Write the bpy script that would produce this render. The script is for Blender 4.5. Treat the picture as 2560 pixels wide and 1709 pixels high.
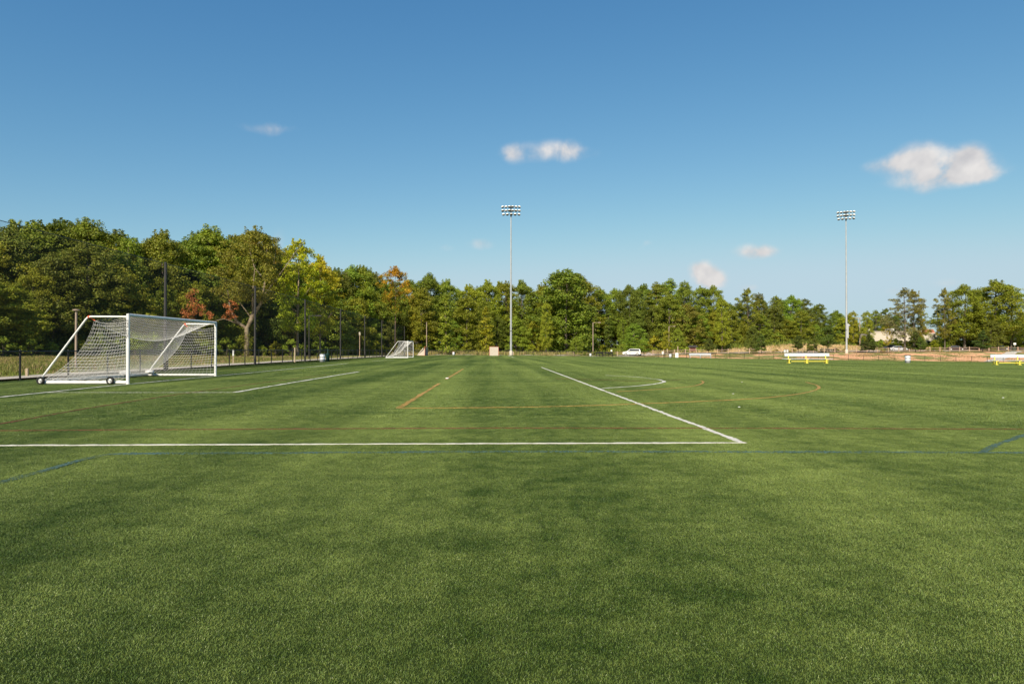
import bpy, math, random
import numpy as np
from mathutils import Vector, Matrix, Euler
R = math.radians
random.seed(11); rng = np.random.default_rng(11)
for o in list(bpy.data.objects): bpy.data.objects.remove(o)
scn = bpy.context.scene
col = scn.collection

# ------------------------------------------------------------------ camera, sky, sun, exposure
CAMH = 1.22; YAW = R(1.63); PITCH = R(0.581); F = 1706.7
cam = bpy.data.objects.new('camera', bpy.data.cameras.new('camera')); col.objects.link(cam)
cam.data.sensor_width = 36; cam.data.lens = 24.0; cam.data.clip_start = .05; cam.data.clip_end = 9000
cam.location = (0, 0, CAMH); cam.rotation_euler = (R(90)+PITCH, 0, -YAW)
scn.camera = cam
SUN_EL = R(37); SUN_AZ = R(180+21)          # compass-style azimuth of the sun seen from the field: behind and to the left
w = bpy.data.worlds.new('World'); scn.world = w; w.use_nodes = True
nt = w.node_tree; N = nt.nodes; L = nt.links
for n in list(N): N.remove(n)
wo = N.new('ShaderNodeOutputWorld'); bg = N.new('ShaderNodeBackground')
sky = N.new('ShaderNodeTexSky'); sky.sky_type = 'NISHITA'; sky.sun_disc = False
sky.sun_elevation = SUN_EL; sky.sun_rotation = SUN_AZ
sky.altitude = 200; sky.air_density = 1.0; sky.dust_density = 0.9; sky.ozone_density = 2.2
bg.inputs['Strength'].default_value = 0.085
# clouds far up in the sky, by direction
def nmath(op, a, b=None, c=None):
    m = N.new('ShaderNodeMath'); m.operation = op
    for i, v in enumerate((a, b, c)):
        if v is None: continue
        if isinstance(v, (int, float)): m.inputs[i].default_value = v
        else: L.new(v, m.inputs[i])
    return m.outputs[0]
tc = N.new('ShaderNodeTexCoord')
sep = N.new('ShaderNodeSeparateXYZ'); L.new(tc.outputs['Generated'], sep.inputs[0])
# azimuth / elevation in degrees
az = nmath('MULTIPLY', nmath('ARCTAN2', sep.outputs[0], sep.outputs[1]), 57.2958)
el = nmath('MULTIPLY', nmath('ARCSINE', sep.outputs[2]), 57.2958)
nz = N.new('ShaderNodeTexNoise'); nz.inputs['Scale'].default_value = 26; nz.inputs['Detail'].default_value = 8; nz.inputs['Roughness'].default_value = .52; nz.inputs['Distortion'].default_value = .2
L.new(tc.outputs['Generated'], nz.inputs['Vector'])
nz2 = N.new('ShaderNodeTexNoise'); nz2.inputs['Scale'].default_value = 7; nz2.inputs['Detail'].default_value = 3
L.new(tc.outputs['Generated'], nz2.inputs['Vector'])
def px_dir(sx, sy):
    v = Vector(((sx-1280)/F, 1.0, (854.5-sy)/F))
    v.rotate(Euler((PITCH, 0, 0))); v.rotate(Euler((0, 0, -YAW)))
    return v.normalized()
def px_ang(sx, sy):
    v = px_dir(sx, sy); return math.degrees(math.atan2(v.x, v.y)), math.degrees(math.asin(v.z))
# (centre x, centre y, half width, half height) as seen from the field, density
CL = [(2295,398,64,38,1.15),(2390,420,92,34,1.2),(2215,412,60,20,.7),(2425,385,40,26,.75),(2350,448,120,22,.8),(2470,440,40,16,.5),(2310,480,30,14,.35),
      (1284,382,36,24,.95),(1408,378,72,26,1.05),(1345,400,60,12,.08),
      (640,322,60,18,.42),(678,322,24,20,.42),(740,322,40,14,.22),
      (1762,684,28,26,1.7),(1786,700,30,20,1.6),(1740,670,18,18,.9),
      (1885,628,50,20,.8),(1905,630,44,12,.5),(1200,610,36,16,.5),(1115,620,34,14,.3),
      (1868,720,28,12,.75),(2232,728,26,14,.6),(2370,708,70,16,.38),(1620,606,16,10,.32),(1600,622,14,10,.2),
      (2562,424,26,18,.2),(105,522,50,12,.25),(700,600,26,40,.35),(1350,285,45,26,.16),(1430,255,40,16,.14),(1380,165,50,14,.08)]
tot = None
for (cx, cy, hw, hh, dn) in CL:
    a0, e0 = px_ang(cx, cy); a1, _ = px_ang(cx+hw, cy); _, e1 = px_ang(cx, cy-hh)
    dx = nmath('DIVIDE', nmath('SUBTRACT', az, a0), (a1-a0)*1.35)
    dy = nmath('DIVIDE', nmath('SUBTRACT', el, e0), (e1-e0)*1.35)
    r2 = nmath('ADD', nmath('MULTIPLY', dx, dx), nmath('MULTIPLY', dy, dy))
    g = nmath('MULTIPLY', nmath('POWER', 2.718, nmath('MULTIPLY', r2, -1.6)), dn)
    tot = g if tot is None else nmath('ADD', tot, g)
lump = nmath('ADD', nmath('MULTIPLY', nmath('SUBTRACT', nz.outputs['Fac'], .5), 2.6), nmath('MULTIPLY', nmath('SUBTRACT', nz2.outputs['Fac'], .5), .9))
dens = nmath('MULTIPLY', tot, nmath('ADD', .92, lump))
mr = N.new('ShaderNodeMapRange'); mr.interpolation_type = 'SMOOTHSTEP'
L.new(dens, mr.inputs['Value']); mr.inputs['From Min'].default_value = .16; mr.inputs['From Max'].default_value = 1.12
mr.inputs['To Min'].default_value = 0; mr.inputs['To Max'].default_value = .92
# film-like rendering of the blue: deeper red fall-off towards the zenith
srgb = N.new('ShaderNodeSeparateColor'); L.new(sky.outputs[0], srgb.inputs[0]); comb = N.new('ShaderNodeCombineColor')
for i, (ex, am) in enumerate(((1.38, 1.38), (.96, 1.06), (.65, .905))):
    v = nmath('MINIMUM', nmath('MULTIPLY', srgb.outputs[i], .108), 1.0)
    L.new(nmath('MULTIPLY', nmath('SMOOTH_MIN', nmath('MULTIPLY', nmath('POWER', v, ex), am), (.50, .66, .765)[i], .18), 1/.108), comb.inputs[i])
graded = comb.outputs[0]
cmix = N.new('ShaderNodeMix'); cmix.data_type = 'RGBA'
L.new(mr.outputs[0], cmix.inputs['Factor']); L.new(graded, cmix.inputs['A'])
# the sunward side of each puff is brighter than its base
mp_ = N.new('ShaderNodeMapping'); mp_.inputs['Location'].default_value = (.003, .0, -.013); L.new(tc.outputs['Generated'], mp_.inputs[0])
nz3 = N.new('ShaderNodeTexNoise'); nz3.inputs['Scale'].default_value = 26; nz3.inputs['Detail'].default_value = 3; nz3.inputs['Roughness'].default_value = .5; nz3.inputs['Distortion'].default_value = .2
mp2_ = N.new('ShaderNodeMapping'); mp2_.inputs['Location'].default_value = (0, 0, 0); L.new(tc.outputs['Generated'], mp2_.inputs[0])
nz4 = N.new('ShaderNodeTexNoise'); nz4.inputs['Scale'].default_value = 26; nz4.inputs['Detail'].default_value = 3; nz4.inputs['Roughness'].default_value = .5; nz4.inputs['Distortion'].default_value = .2
L.new(mp_.outputs[0], nz3.inputs['Vector']); L.new(mp2_.outputs[0], nz4.inputs['Vector'])
lit = nmath('ADD', .5, nmath('MULTIPLY', nmath('SUBTRACT', nz3.outputs['Fac'], nz4.outputs['Fac']), -2.6))
lmix = N.new('ShaderNodeMix'); lmix.data_type = 'RGBA'; lmix.clamp_factor = True; L.new(lit, lmix.inputs['Factor'])
lmix.inputs['A'].default_value = (5.7, 5.5, 5.55, 1); lmix.inputs['B'].default_value = (7.9, 7.5, 7.2, 1)
L.new(lmix.outputs['Result'], cmix.inputs['B'])
L.new(cmix.outputs['Result'], bg.inputs['Color']); L.new(bg.outputs[0], wo.inputs[0])

sun = bpy.data.objects.new('sun', bpy.data.lights.new('sun', 'SUN')); col.objects.link(sun)
sun.data.energy = 5.0; sun.data.angle = R(.53); sun.data.color = (1, .90, .74)
sd = Vector((math.sin(SUN_AZ)*math.cos(SUN_EL), math.cos(SUN_AZ)*math.cos(SUN_EL), math.sin(SUN_EL)))
sun.rotation_euler = sd.to_track_quat('Z', 'Y').to_euler(); sun.location = sd*100
scn.view_settings.view_transform = 'Standard'; scn.view_settings.look = 'None'
scn.view_settings.exposure = 0.35; scn.view_settings.gamma = 1
scn.cycles.max_bounces = 6; scn.cycles.transparent_max_bounces = 24

# ------------------------------------------------------------------ terrain height
def sst(a, b, x):
    t = np.clip((x-a)/(b-a), 0, 1); return t*t*(3-2*t)
def fence_y(x):                     # far end of the playing field
    return np.interp(x, [-60, 9, 110, 220], [150, 150, 135, 118])
FX = -18.6                          # left fence line
def H(x, y):
    x = np.asarray(x, float); y = np.asarray(y, float)
    fy = fence_y(x); yy = np.clip(y, 0, fy)
    xx = np.clip(x-.0284*yy, 0, 120)
    z = -.0001*xx*yy - .002*np.clip(yy-60, 0, 200)
    b = y-fy
    hp = np.interp(x, [-60, -15, 9, 32, 48, 72, 130, 180], [.2, .0, -.40, -.48, -.28, 0, .48, .7])
    hf = np.interp(x, [-60, -20, 5, 45, 75, 102, 122, 180], [.4, .7, 1.1, 2.1, 3.0, 2.9, 1.6, 1.4])
    z = z*(1-sst(1.5, 34, b))+hp*sst(1.5, 34, b)
    z = z+(hf-hp)*sst(64, 88, b+16*np.clip((9-x)/60, 0, 1))
    lf = FX-x
    z = z+.3*sst(12, 45, lf)*(1-sst(0, 10, b))
    # gentle unevenness outside the turf
    out = np.maximum(sst(.6, 6, lf), sst(.6, 8, b))
    z = z+out*(.10*np.sin(x*.31+1.3*np.sin(y*.17))*np.sin(y*.23+.7)+.05*np.sin(x*.9+y*.6))
    return z
def Hs(x, y): return float(H(x, y))
def Gp(sx, sy, dz=0.0):             # ground point seen in direction (sx, sy)
    v = px_dir(sx, sy); z = 0
    for _ in range(30):
        t = (z+dz-CAMH)/v.z; x, y = v.x*t, v.y*t; z = .5*z+.5*Hs(x, y)
    return Vector((x, y, z))
def Dp(sx, d):                      # ground point in column sx at distance d along the view axis
    lat = (sx-1280)/F*d
    x = lat*math.cos(YAW)+d*math.sin(YAW); y = -lat*math.sin(YAW)+d*math.cos(YAW)
    return Vector((x, y, Hs(x, y)))
def topz(sy, d): return CAMH+(871.8-sy)/F*d

# ------------------------------------------------------------------ helpers
def tag(o, label=None, cat=None, group=None, kind=None):
    if label: o['label'] = label
    if cat: o['category'] = cat
    if group: o['group'] = group
    if kind: o['kind'] = kind
    return o
def empty(name, loc=(0, 0, 0), rz=0, **k):
    o = bpy.data.objects.new(name, None); col.objects.link(o); o.empty_display_size = .2
    o.location = loc; o.rotation_euler = (0, 0, rz); tag(o, **k); return o
def copy_tree(o, parent=None):
    c = o.copy(); col.objects.link(c); c.parent = parent
    for ch in list(o.children): copy_tree(ch, c)
    return c
class MB:
    def __init__(s): s.v = []; s.f = []; s.sm = []
    def add(s, vs, fs, smooth=False):
        n = len(s.v); s.v += [tuple(v) for v in vs]
        for f in fs: s.f.append(tuple(i+n for i in f)); s.sm.append(smooth)
        return s
    def box(s, c, d, rz=0, M=None):
        x, y, z = d[0]/2, d[1]/2, d[2]/2
        vs = [Vector((a*x, b*y, e*z)) for e in (-1, 1) for b in (-1, 1) for a in (-1, 1)]
        m = Matrix.Rotation(rz, 3, 'Z') if M is None else M
        vs = [m @ v+Vector(c) for v in vs]
        return s.add(vs, [(0, 2, 3, 1), (4, 5, 7, 6), (0, 1, 5, 4), (2, 6, 7, 3), (0, 4, 6, 2), (1, 3, 7, 5)])
    def tube(s, pts, r, n=8, cap=True):
        pts = [Vector(p) for p in pts]
        rs = r if isinstance(r, (list, tuple)) else [r]*len(pts)
        up = Vector((0, 0, 1)); vs = []
        prev = None
        for i, p in enumerate(pts):
            t = (pts[min(i+1, len(pts)-1)]-pts[max(i-1, 0)])
            if t.length < 1e-9: t = Vector((0, 0, 1))
            t.normalize()
            if prev is None:
                a = t.cross(up if abs(t.z) < .9 else Vector((1, 0, 0))).normalized()
            else:
                a = (prev-t*prev.dot(t)).normalized()
            prev = a; b = t.cross(a)
            for k in range(n):
                th = 2*math.pi*k/n
                vs.append(p+(a*math.cos(th)+b*math.sin(th))*rs[i])
        fs = []
        for i in range(len(pts)-1):
            for k in range(n):
                fs.append((i*n+k, i*n+(k+1) % n, (i+1)*n+(k+1) % n, (i+1)*n+k))
        s.add(vs, fs, True)
        if cap:
            m = len(pts)-1
            s.add([vs[k] for k in range(n)], [tuple(range(n))[::-1]])
            s.add([vs[m*n+k] for k in range(n)], [tuple(range(n))])
        return s
    def lathe(s, prof, c=(0, 0, 0), n=16, M=None, smooth=True):
        vs = []; m = M or Matrix.Identity(3); c = Vector(c)
        for (r, z) in prof:
            for k in range(n):
                th = 2*math.pi*k/n; vs.append(m @ Vector((r*math.cos(th), r*math.sin(th), z))+c)
        fs = []
        for i in range(len(prof)-1):
            for k in range(n): fs.append((i*n+k, i*n+(k+1) % n, (i+1)*n+(k+1) % n, (i+1)*n+k))
        return s.add(vs, fs, smooth)
    def prism(s, poly, y0, y1, smooth=False):        # polygon in xz extruded along y
        n = len(poly); vs = [(p[0], y0, p[1]) for p in poly]+[(p[0], y1, p[1]) for p in poly]
        fs = [tuple(range(n)), tuple(range(2*n-1, n-1, -1))]
        fs += [(i, i+n, (i+1) % n+n, (i+1) % n) for i in range(n)]
        return s.add(vs, fs, smooth)
    def mesh(s, name, mat=None):
        me = bpy.data.meshes.new(name); me.from_pydata(s.v, [], s.f)
        me.polygons.foreach_set('use_smooth', s.sm); me.update()
        if mat: me.materials.append(mat)
        return me
    def build(s, name, mat, parent=None, **k):
        o = bpy.data.objects.new(name, s.mesh(name, mat)); col.objects.link(o); o.parent = parent
        tag(o, **k); return o
def fast_mesh(name, verts, nper, mat, tint=None):
    """verts (F, nper, 3): loose polygons; tint (F,3) becomes a colour attribute"""
    Fn = verts.shape[0]; me = bpy.data.meshes.new(name)
    me.vertices.add(Fn*nper); me.vertices.foreach_set('co', verts.astype('f4').ravel())
    me.loops.add(Fn*nper); me.loops.foreach_set('vertex_index', np.arange(Fn*nper, dtype='i4'))
    me.polygons.add(Fn); me.polygons.foreach_set('loop_start', np.arange(Fn, dtype='i4')*nper)
    try: me.polygons.foreach_set('loop_total', np.full(Fn, nper, 'i4'))
    except Exception: pass
    if tint is not None:
        a = me.color_attributes.new('tint', 'FLOAT_COLOR', 'POINT')
        c = np.ones((Fn, nper, 4), 'f4'); c[:, :, :3] = tint[:, None, :]
        a.data.foreach_set('color', c.ravel())
    me.update(calc_edges=True); me.validate()
    if mat: me.materials.append(mat)
    return me

# ------------------------------------------------------------------ materials
def mat(name, rgb, rough=.6, metal=0, spec=.4, noise=0, nscale=8, bump=0, col2=None, detail=4):
    m = bpy.data.materials.new(name); m.use_nodes = True
    b = m.node_tree.nodes['Principled BSDF']; nn = m.node_tree.nodes; ll = m.node_tree.links
    b.inputs['Base Color'].default_value = (*rgb, 1); b.inputs['Roughness'].default_value = rough
    b.inputs['Metallic'].default_value = metal; b.inputs['Specular IOR Level'].default_value = spec
    if noise or bump or col2:
        t = nn.new('ShaderNodeTexCoord'); z = nn.new('ShaderNodeTexNoise')
        z.inputs['Scale'].default_value = nscale; z.inputs['Detail'].default_value = detail
        ll.new(t.outputs['Object'], z.inputs['Vector'])
        if noise or col2:
            mx = nn.new('ShaderNodeMix'); mx.data_type = 'RGBA'
            c2 = col2 or tuple(c*(1-noise) for c in rgb)
            mx.inputs['A'].default_value = (*rgb, 1); mx.inputs['B'].default_value = (*c2, 1)
            rp = nn.new('ShaderNodeMapRange'); rp.inputs['From Min'].default_value = .35; rp.inputs['From Max'].default_value = .65
            ll.new(z.outputs['Fac'], rp.inputs['Value']); ll.new(rp.outputs[0], mx.inputs['Factor'])
            ll.new(mx.outputs['Result'], b.inputs['Base Color'])
        if bump:
            bp = nn.new('ShaderNodeBump'); bp.inputs['Strength'].default_value = bump; bp.inputs['Distance'].default_value = .02
            ll.new(z.outputs['Fac'], bp.inputs['Height']); ll.new(bp.outputs[0], b.inputs['Normal'])
    return m
M_white = mat('white_paint', (.80, .79, .75), .35, noise=.10, nscale=5)
M_whitebase = mat('white_bar_paint', (.78, .77, .73), .4, noise=.15, nscale=6)
M_cord = mat('net_cord', (.72, .70, .66), .8)
M_orange = mat('orange_strap', (.75, .09, .015), .6)
M_rubber = mat('black_rubber', (.025, .025, .023), .8)
M_rim = mat('wheel_rim', (.55, .55, .53), .4, .3)
M_black = mat('black_coated_steel', (.014, .014, .014), .4)
M_darkpole = mat('weathered_dark_pole', (.05, .045, .042), .5, noise=.3, nscale=2)
M_galv = mat('galvanised_steel', (.50, .52, .52), .42, .35, noise=.18, nscale=.6)
M_lamp_w = mat('white_lamp_housing', (.80, .80, .76), .4)
M_lamp_d = mat('lamp_glass_dark', (.03, .032, .02), .12, spec=.5)
M_concrete = mat('concrete', (.58, .51, .42), .9, noise=.18, nscale=1.6, bump=.2)
M_wood = mat('weathered_wood', (.52, .36, .26), .85, noise=.25, nscale=3)
M_woodpole = mat('pole_wood', (.46, .36, .26), .85, noise=.3, nscale=2)
M_yellow = mat('yellow_paint', (.80, .68, .09), .45)
M_alu = mat('bench_aluminium', (.60, .62, .66), .35, .15)
M_bark = mat('grey_bark', (.17, .135, .10), .9, noise=.45, nscale=3, bump=.4)
M_barkpale = mat('pale_sycamore_bark', (.30, .24, .16), .85, col2=(.15, .11, .07), nscale=1.6)
M_barkpine = mat('pine_bark', (.19, .12, .085), .9, noise=.5, nscale=4)
M_brick = mat('brown_board', (.16, .065, .05), .8)
M_shingle = mat('dark_shingle', (.045, .043, .045), .85)
M_red = mat('orange_red_pipe', (.55, .12, .05), .5)
M_tarp = mat('cream_netting', (.55, .48, .39), .85, noise=.12, nscale=3)
M_bin_g = mat('dark_green_plastic', (.012, .045, .035), .5)
M_cream = mat('cream_stucco', (.62, .55, .45), .85, noise=.08, nscale=.4)
M_roofunit = mat('rooftop_unit', (.45, .43, .40), .6)
M_glass = mat('dark_window_glass', (.015, .018, .02), .08, spec=.8)
M_shoot = mat('stake_wood', (.42, .33, .22), .8)
M_rock = mat('grey_rock', (.36, .30, .26), .9, noise=.3, nscale=2)
M_sandbag = mat('white_sandbag', (.72, .70, .66), .85, noise=.2, nscale=5, bump=.5)
M_letter = mat('black_lettering', (.02, .02, .02), .5)
M_coneo = mat('faded_orange', (.6, .2, .05), .6)

def net_mat(name, rgb, pitch, wire, diag, solid=0):
    """woven or knotted netting: strands on a regular grid, open in between"""
    m = bpy.data.materials.new(name); m.use_nodes = True; nn = m.node_tree.nodes; ll = m.node_tree.links
    b = nn['Principled BSDF']; b.inputs['Base Color'].default_value = (*rgb, 1); b.inputs['Roughness'].default_value = .6
    uv = nn.new('ShaderNodeTexCoord'); sp = nn.new('ShaderNodeSeparateXYZ'); ll.new(uv.outputs['UV'], sp.inputs[0])
    def mm(op, a, c=None):
        k = nn.new('ShaderNodeMath'); k.operation = op
        for i, v in enumerate((a, c)):
            if v is None: continue
            if isinstance(v, (int, float)): k.inputs[i].default_value = v
            else: ll.new(v, k.inputs[i])
        return k.outputs[0]
    u, v = sp.outputs[0], sp.outputs[1]
    if diag: u, v = mm('ADD', u, v), mm('SUBTRACT', u, v)
    def line(q): return mm('LESS_THAN', mm('FRACT', mm('DIVIDE', mm('ADD', q, 1000.0), pitch)), wire/pitch)
    a = mm('MAXIMUM', line(u), line(v))
    if solid: a = mm('MAXIMUM', a, solid)
    ll.new(a, b.inputs['Alpha'])
    return m
M_chain = net_mat('black_chain_link', (.013, .013, .012), .06, .0070, True)
M_chain_thin = net_mat('thin_black_chain_link', (.03, .028, .025), .06, .0032, True)
M_netting = net_mat('black_ball_netting', (.035, .030, .024), .045, .0040, False)

def leaf_material():
    m = bpy.data.materials.new('foliage'); m.use_nodes = True; nn = m.node_tree.nodes; ll = m.node_tree.links
    for n in list(nn): nn.remove(n)
    out = nn.new('ShaderNodeOutputMaterial'); oi = nn.new('ShaderNodeObjectInfo'); at = nn.new('ShaderNodeVertexColor'); at.layer_name = 'tint'
    mul = nn.new('ShaderNodeMix'); mul.data_type = 'RGBA'; mul.blend_type = 'MULTIPLY'; mul.inputs['Factor'].default_value = 1
    ll.new(oi.outputs['Color'], mul.inputs['A']); ll.new(at.outputs['Color'], mul.inputs['B'])
    d = nn.new('ShaderNodeBsdfPrincipled'); d.inputs['Roughness'].default_value = .55; d.inputs['Specular IOR Level'].default_value = .25
    t = nn.new('ShaderNodeBsdfTranslucent')
    hs = nn.new('ShaderNodeMix'); hs.data_type = 'RGBA'; hs.blend_type = 'MULTIPLY'; hs.inputs['Factor'].default_value = 1
    hs.inputs['B'].default_value = (1.2, 1.25, .5, 1); ll.new(mul.outputs['Result'], hs.inputs['A'])
    ll.new(mul.outputs['Result'], d.inputs['Base Color']); ll.new(hs.outputs['Result'], t.inputs['Color'])
    ms = nn.new('ShaderNodeMixShader'); ms.inputs[0].default_value = .24
    ll.new(d.outputs[0], ms.inputs[1]); ll.new(t.outputs[0], ms.inputs[2]); ll.new(ms.outputs[0], out.inputs[0])
    return m
M_leaf = leaf_material()

# turf colours by world position: nap of leaning fibre painted as large lighter and darker patches, streaks across the field
def turf_material(name, fibre):
    m = bpy.data.materials.new(name); m.use_nodes = True; nn = m.node_tree.nodes; ll = m.node_tree.links
    b = nn['Principled BSDF']
    g = nn.new('ShaderNodeNewGeometry')
    def noise(scale, sc=(1, 1, 1), det=4, ro=.55):
        mp = nn.new('ShaderNodeMapping'); mp.inputs['Scale'].default_value = sc
        ll.new(g.outputs['Position'], mp.inputs[0]); z = nn.new('ShaderNodeTexNoise')
        z.inputs['Scale'].default_value = scale; z.inputs['Detail'].default_value = det; z.inputs['Roughness'].default_value = ro
        ll.new(mp.outputs[0], z.inputs['Vector']); return z.outputs['Fac']
    def mm(op, a, c=None):
        k = nn.new('ShaderNodeMath'); k.operation = op
        for i, v in enumerate((a, c)):
            if v is None: continue
            if isinstance(v, (int, float)): k.inputs[i].default_value = v
            else: ll.new(v, k.inputs[i])
        return k.outputs[0]
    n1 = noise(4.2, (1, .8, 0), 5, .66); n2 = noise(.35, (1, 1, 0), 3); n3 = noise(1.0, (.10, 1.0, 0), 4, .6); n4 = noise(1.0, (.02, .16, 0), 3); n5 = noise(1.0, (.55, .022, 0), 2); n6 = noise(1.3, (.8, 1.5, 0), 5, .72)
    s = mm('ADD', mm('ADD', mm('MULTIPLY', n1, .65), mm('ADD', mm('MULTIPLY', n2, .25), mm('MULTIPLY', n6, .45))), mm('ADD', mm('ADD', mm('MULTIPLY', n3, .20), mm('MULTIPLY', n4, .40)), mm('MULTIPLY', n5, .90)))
    sx_ = nn.new('ShaderNodeSeparateXYZ'); ll.new(g.outputs['Position'], sx_.inputs[0])       # nap effect put into the colour: pile lightens towards the right
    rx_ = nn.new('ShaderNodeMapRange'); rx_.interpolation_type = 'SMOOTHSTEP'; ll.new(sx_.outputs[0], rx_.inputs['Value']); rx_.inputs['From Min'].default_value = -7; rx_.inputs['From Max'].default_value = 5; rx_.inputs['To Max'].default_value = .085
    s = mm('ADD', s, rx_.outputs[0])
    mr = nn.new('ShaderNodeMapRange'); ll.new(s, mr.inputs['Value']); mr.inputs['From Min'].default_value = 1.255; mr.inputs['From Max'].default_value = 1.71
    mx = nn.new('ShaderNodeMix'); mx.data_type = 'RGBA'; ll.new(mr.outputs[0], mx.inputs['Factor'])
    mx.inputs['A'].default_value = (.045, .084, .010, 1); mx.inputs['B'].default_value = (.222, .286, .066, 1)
    if fibre:
        at = nn.new('ShaderNodeVertexColor'); at.layer_name = 'tint'
        mu = nn.new('ShaderNodeMix'); mu.data_type = 'RGBA'; mu.blend_type = 'MULTIPLY'; mu.inputs['Factor'].default_value = 1
        ll.new(mx.outputs['Result'], mu.inputs['A']); ll.new(at.outputs['Color'], mu.inputs['B'])
        ll.new(mu.outputs['Result'], b.inputs['Base Color']); b.inputs['Roughness'].default_value = .42; b.inputs['Specular IOR Level'].default_value = .35
    else:
        mu = nn.new('ShaderNodeMix'); mu.data_type = 'RGBA'; mu.blend_type = 'MULTIPLY'; mu.inputs['Factor'].default_value = 1
        ll.new(mx.outputs['Result'], mu.inputs['A']); mu.inputs['B'].default_value = (.24, .26, .24, 1)
        ll.new(mu.outputs['Result'], b.inputs['Base Color']); b.inputs['Roughness'].default_value = .95; b.inputs['Specular IOR Level'].default_value = .1
    return m
M_turf = turf_material('turf_backing', False); M_fibre = turf_material('turf_fibre', True)

# ------------------------------------------------------------------ ground
def vcol_ground():
    m = bpy.data.materials.new('rough_ground'); m.use_nodes = True; nn = m.node_tree.nodes; ll = m.node_tree.links
    b = nn['Principled BSDF']; b.inputs['Roughness'].default_value = .95; b.inputs['Specular IOR Level'].default_value = .1
    at = nn.new('ShaderNodeVertexColor'); at.layer_name = 'tint'
    g = nn.new('ShaderNodeNewGeometry')
    sp = nn.new('ShaderNodeSeparateColor'); ll.new(at.outputs['Color'], sp.inputs[0])
    def noise(s, d=5, sc=(1, 1, 1)):
        mp = nn.new('ShaderNodeMapping'); mp.inputs['Scale'].default_value = sc; ll.new(g.outputs['Position'], mp.inputs[0])
        z = nn.new('ShaderNodeTexNoise'); z.inputs['Scale'].default_value = s; z.inputs['Detail'].default_value = d; ll.new(mp.outputs[0], z.inputs[0]); return z.outputs['Fac']
    def mixc(fac, a, c):
        x = nn.new('ShaderNodeMix'); x.data_type = 'RGBA'; ll.new(fac, x.inputs['Factor'])
        for k, v in (('A', a), ('B', c)):
            if isinstance(v, tuple): x.inputs[k].default_value = (*v, 1)
            else: ll.new(v, x.inputs[k])
        return x.outputs['Result']
    def thr(src, lo, hi):
        r = nn.new('ShaderNodeMapRange'); r.inputs['From Min'].default_value = lo; r.inputs['From Max'].default_value = hi; ll.new(src, r.inputs['Value']); return r.outputs[0]
    def mm(op, a, c):
        k = nn.new('ShaderNodeMath'); k.operation = op
        for i, v in enumerate((a, c)):
            if isinstance(v, (int, float)): k.inputs[i].default_value = v
            else: ll.new(v, k.inputs[i])
        return k.outputs[0]
    grass = mixc(thr(noise(.5), .4, .6), (.19, .21, .05), (.31, .27, .10))
    dry = mixc(thr(noise(.8), .35, .65), (.50, .36, .20), (.34, .27, .11))
    clay = mixc(thr(noise(1.2), .35, .65), (.80, .44, .24), (.64, .33, .17))
    c1 = mixc(thr(mm('ADD', sp.outputs[1], mm('SUBTRACT', noise(.25), .5)), .35, .65), grass, dry)      # G channel: how dry
    c2 = mixc(thr(mm('ADD', sp.outputs[0], mm('MULTIPLY', mm('SUBTRACT', noise(.22, 7, (1, .5, 3)), .5), 3.2)), .44, .58), c1, clay)  # R channel: bare clay
    ll.new(c2, b.inputs['Base Color'])
    return m
M_ground = vcol_ground()
def grid_ground():
    xs = np.concatenate([np.linspace(-2500, -130, 14), np.linspace(-125, 190, 150), np.linspace(200, 2500, 14)])
    ys = np.concatenate([np.linspace(-2000, -30, 10), np.linspace(-20, 290, 170), np.linspace(300, 5000, 16)])
    X, Y = np.meshgrid(xs, ys); Z = H(np.clip(X, -200, 260), np.clip(Y, -50, 400))
    inside = (X > FX+.5) & (Y < fence_y(X)-.3) & (Y > -40) & (X < 140)
    Z = np.where(inside, Z-.25, Z)
    nx, ny = len(xs), len(ys)
    me = bpy.data.meshes.new('ground')
    idx = np.arange(nx*ny).reshape(ny, nx)
    q = np.stack([idx[:-1, :-1], idx[:-1, 1:], idx[1:, 1:], idx[1:, :-1]], -1).reshape(-1, 4)
    me.from_pydata(np.stack([X, Y, Z], -1).reshape(-1, 3).tolist(), [], q.tolist())
    b = Y-fence_y(X)
    dry = .15+.75*sst(48, 70, b)*sst(20, 60, X)+.45*sst(40, 60, b)*(1-sst(20, 60, X))+.55*sst(8, 20, FX-X)*(1-sst(40, 60, FX-X))
    dry += .15*sst(2, 30, b)
    clay = .52*sst(.5, 4, b)*(1-sst(30, 46, b))*sst(22, 45, X)+.12*sst(0, 4, b)*(1-sst(20, 40, b))+.38*sst(44, 56, b)*(1-sst(58, 68, b))*sst(20, 60, X)
    c = np.ones((ny*nx, 4), 'f4'); c[:, 0] = clay.ravel(); c[:, 1] = dry.ravel(); c[:, 2] = 0
    a = me.color_attributes.new('tint', 'FLOAT_COLOR', 'POINT'); a.data.foreach_set('color', c.ravel())
    for p in me.polygons: p.use_smooth = True
    me.materials.append(M_ground)
    o = bpy.data.objects.new('ground', me); col.objects.link(o); tag(o, kind='structure'); return o
grid_ground()

# playing field sheet
def sheet(name, polyfun, matl, dz, res=2.0, parent=None, kind='structure'):
    pass
def field():
    xs = np.linspace(FX+.35, 135, 78); n = 76
    V = []; Fc = []
    for x in xs:
        y1 = float(fence_y(x))-.6
        for j in range(n):
            y = -38+(y1+38)*(j/(n-1)); V.append((x, y, Hs(x, y)))
    for i in range(len(xs)-1):
        for j in range(n-1): Fc.append((i*n+j, (i+1)*n+j, (i+1)*n+j+1, i*n+j+1))
    mb = MB(); mb.add(V, Fc, True)
    o = mb.build('playing_field', M_turf, None, kind='structure'); return o
FIELD = field()

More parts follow.
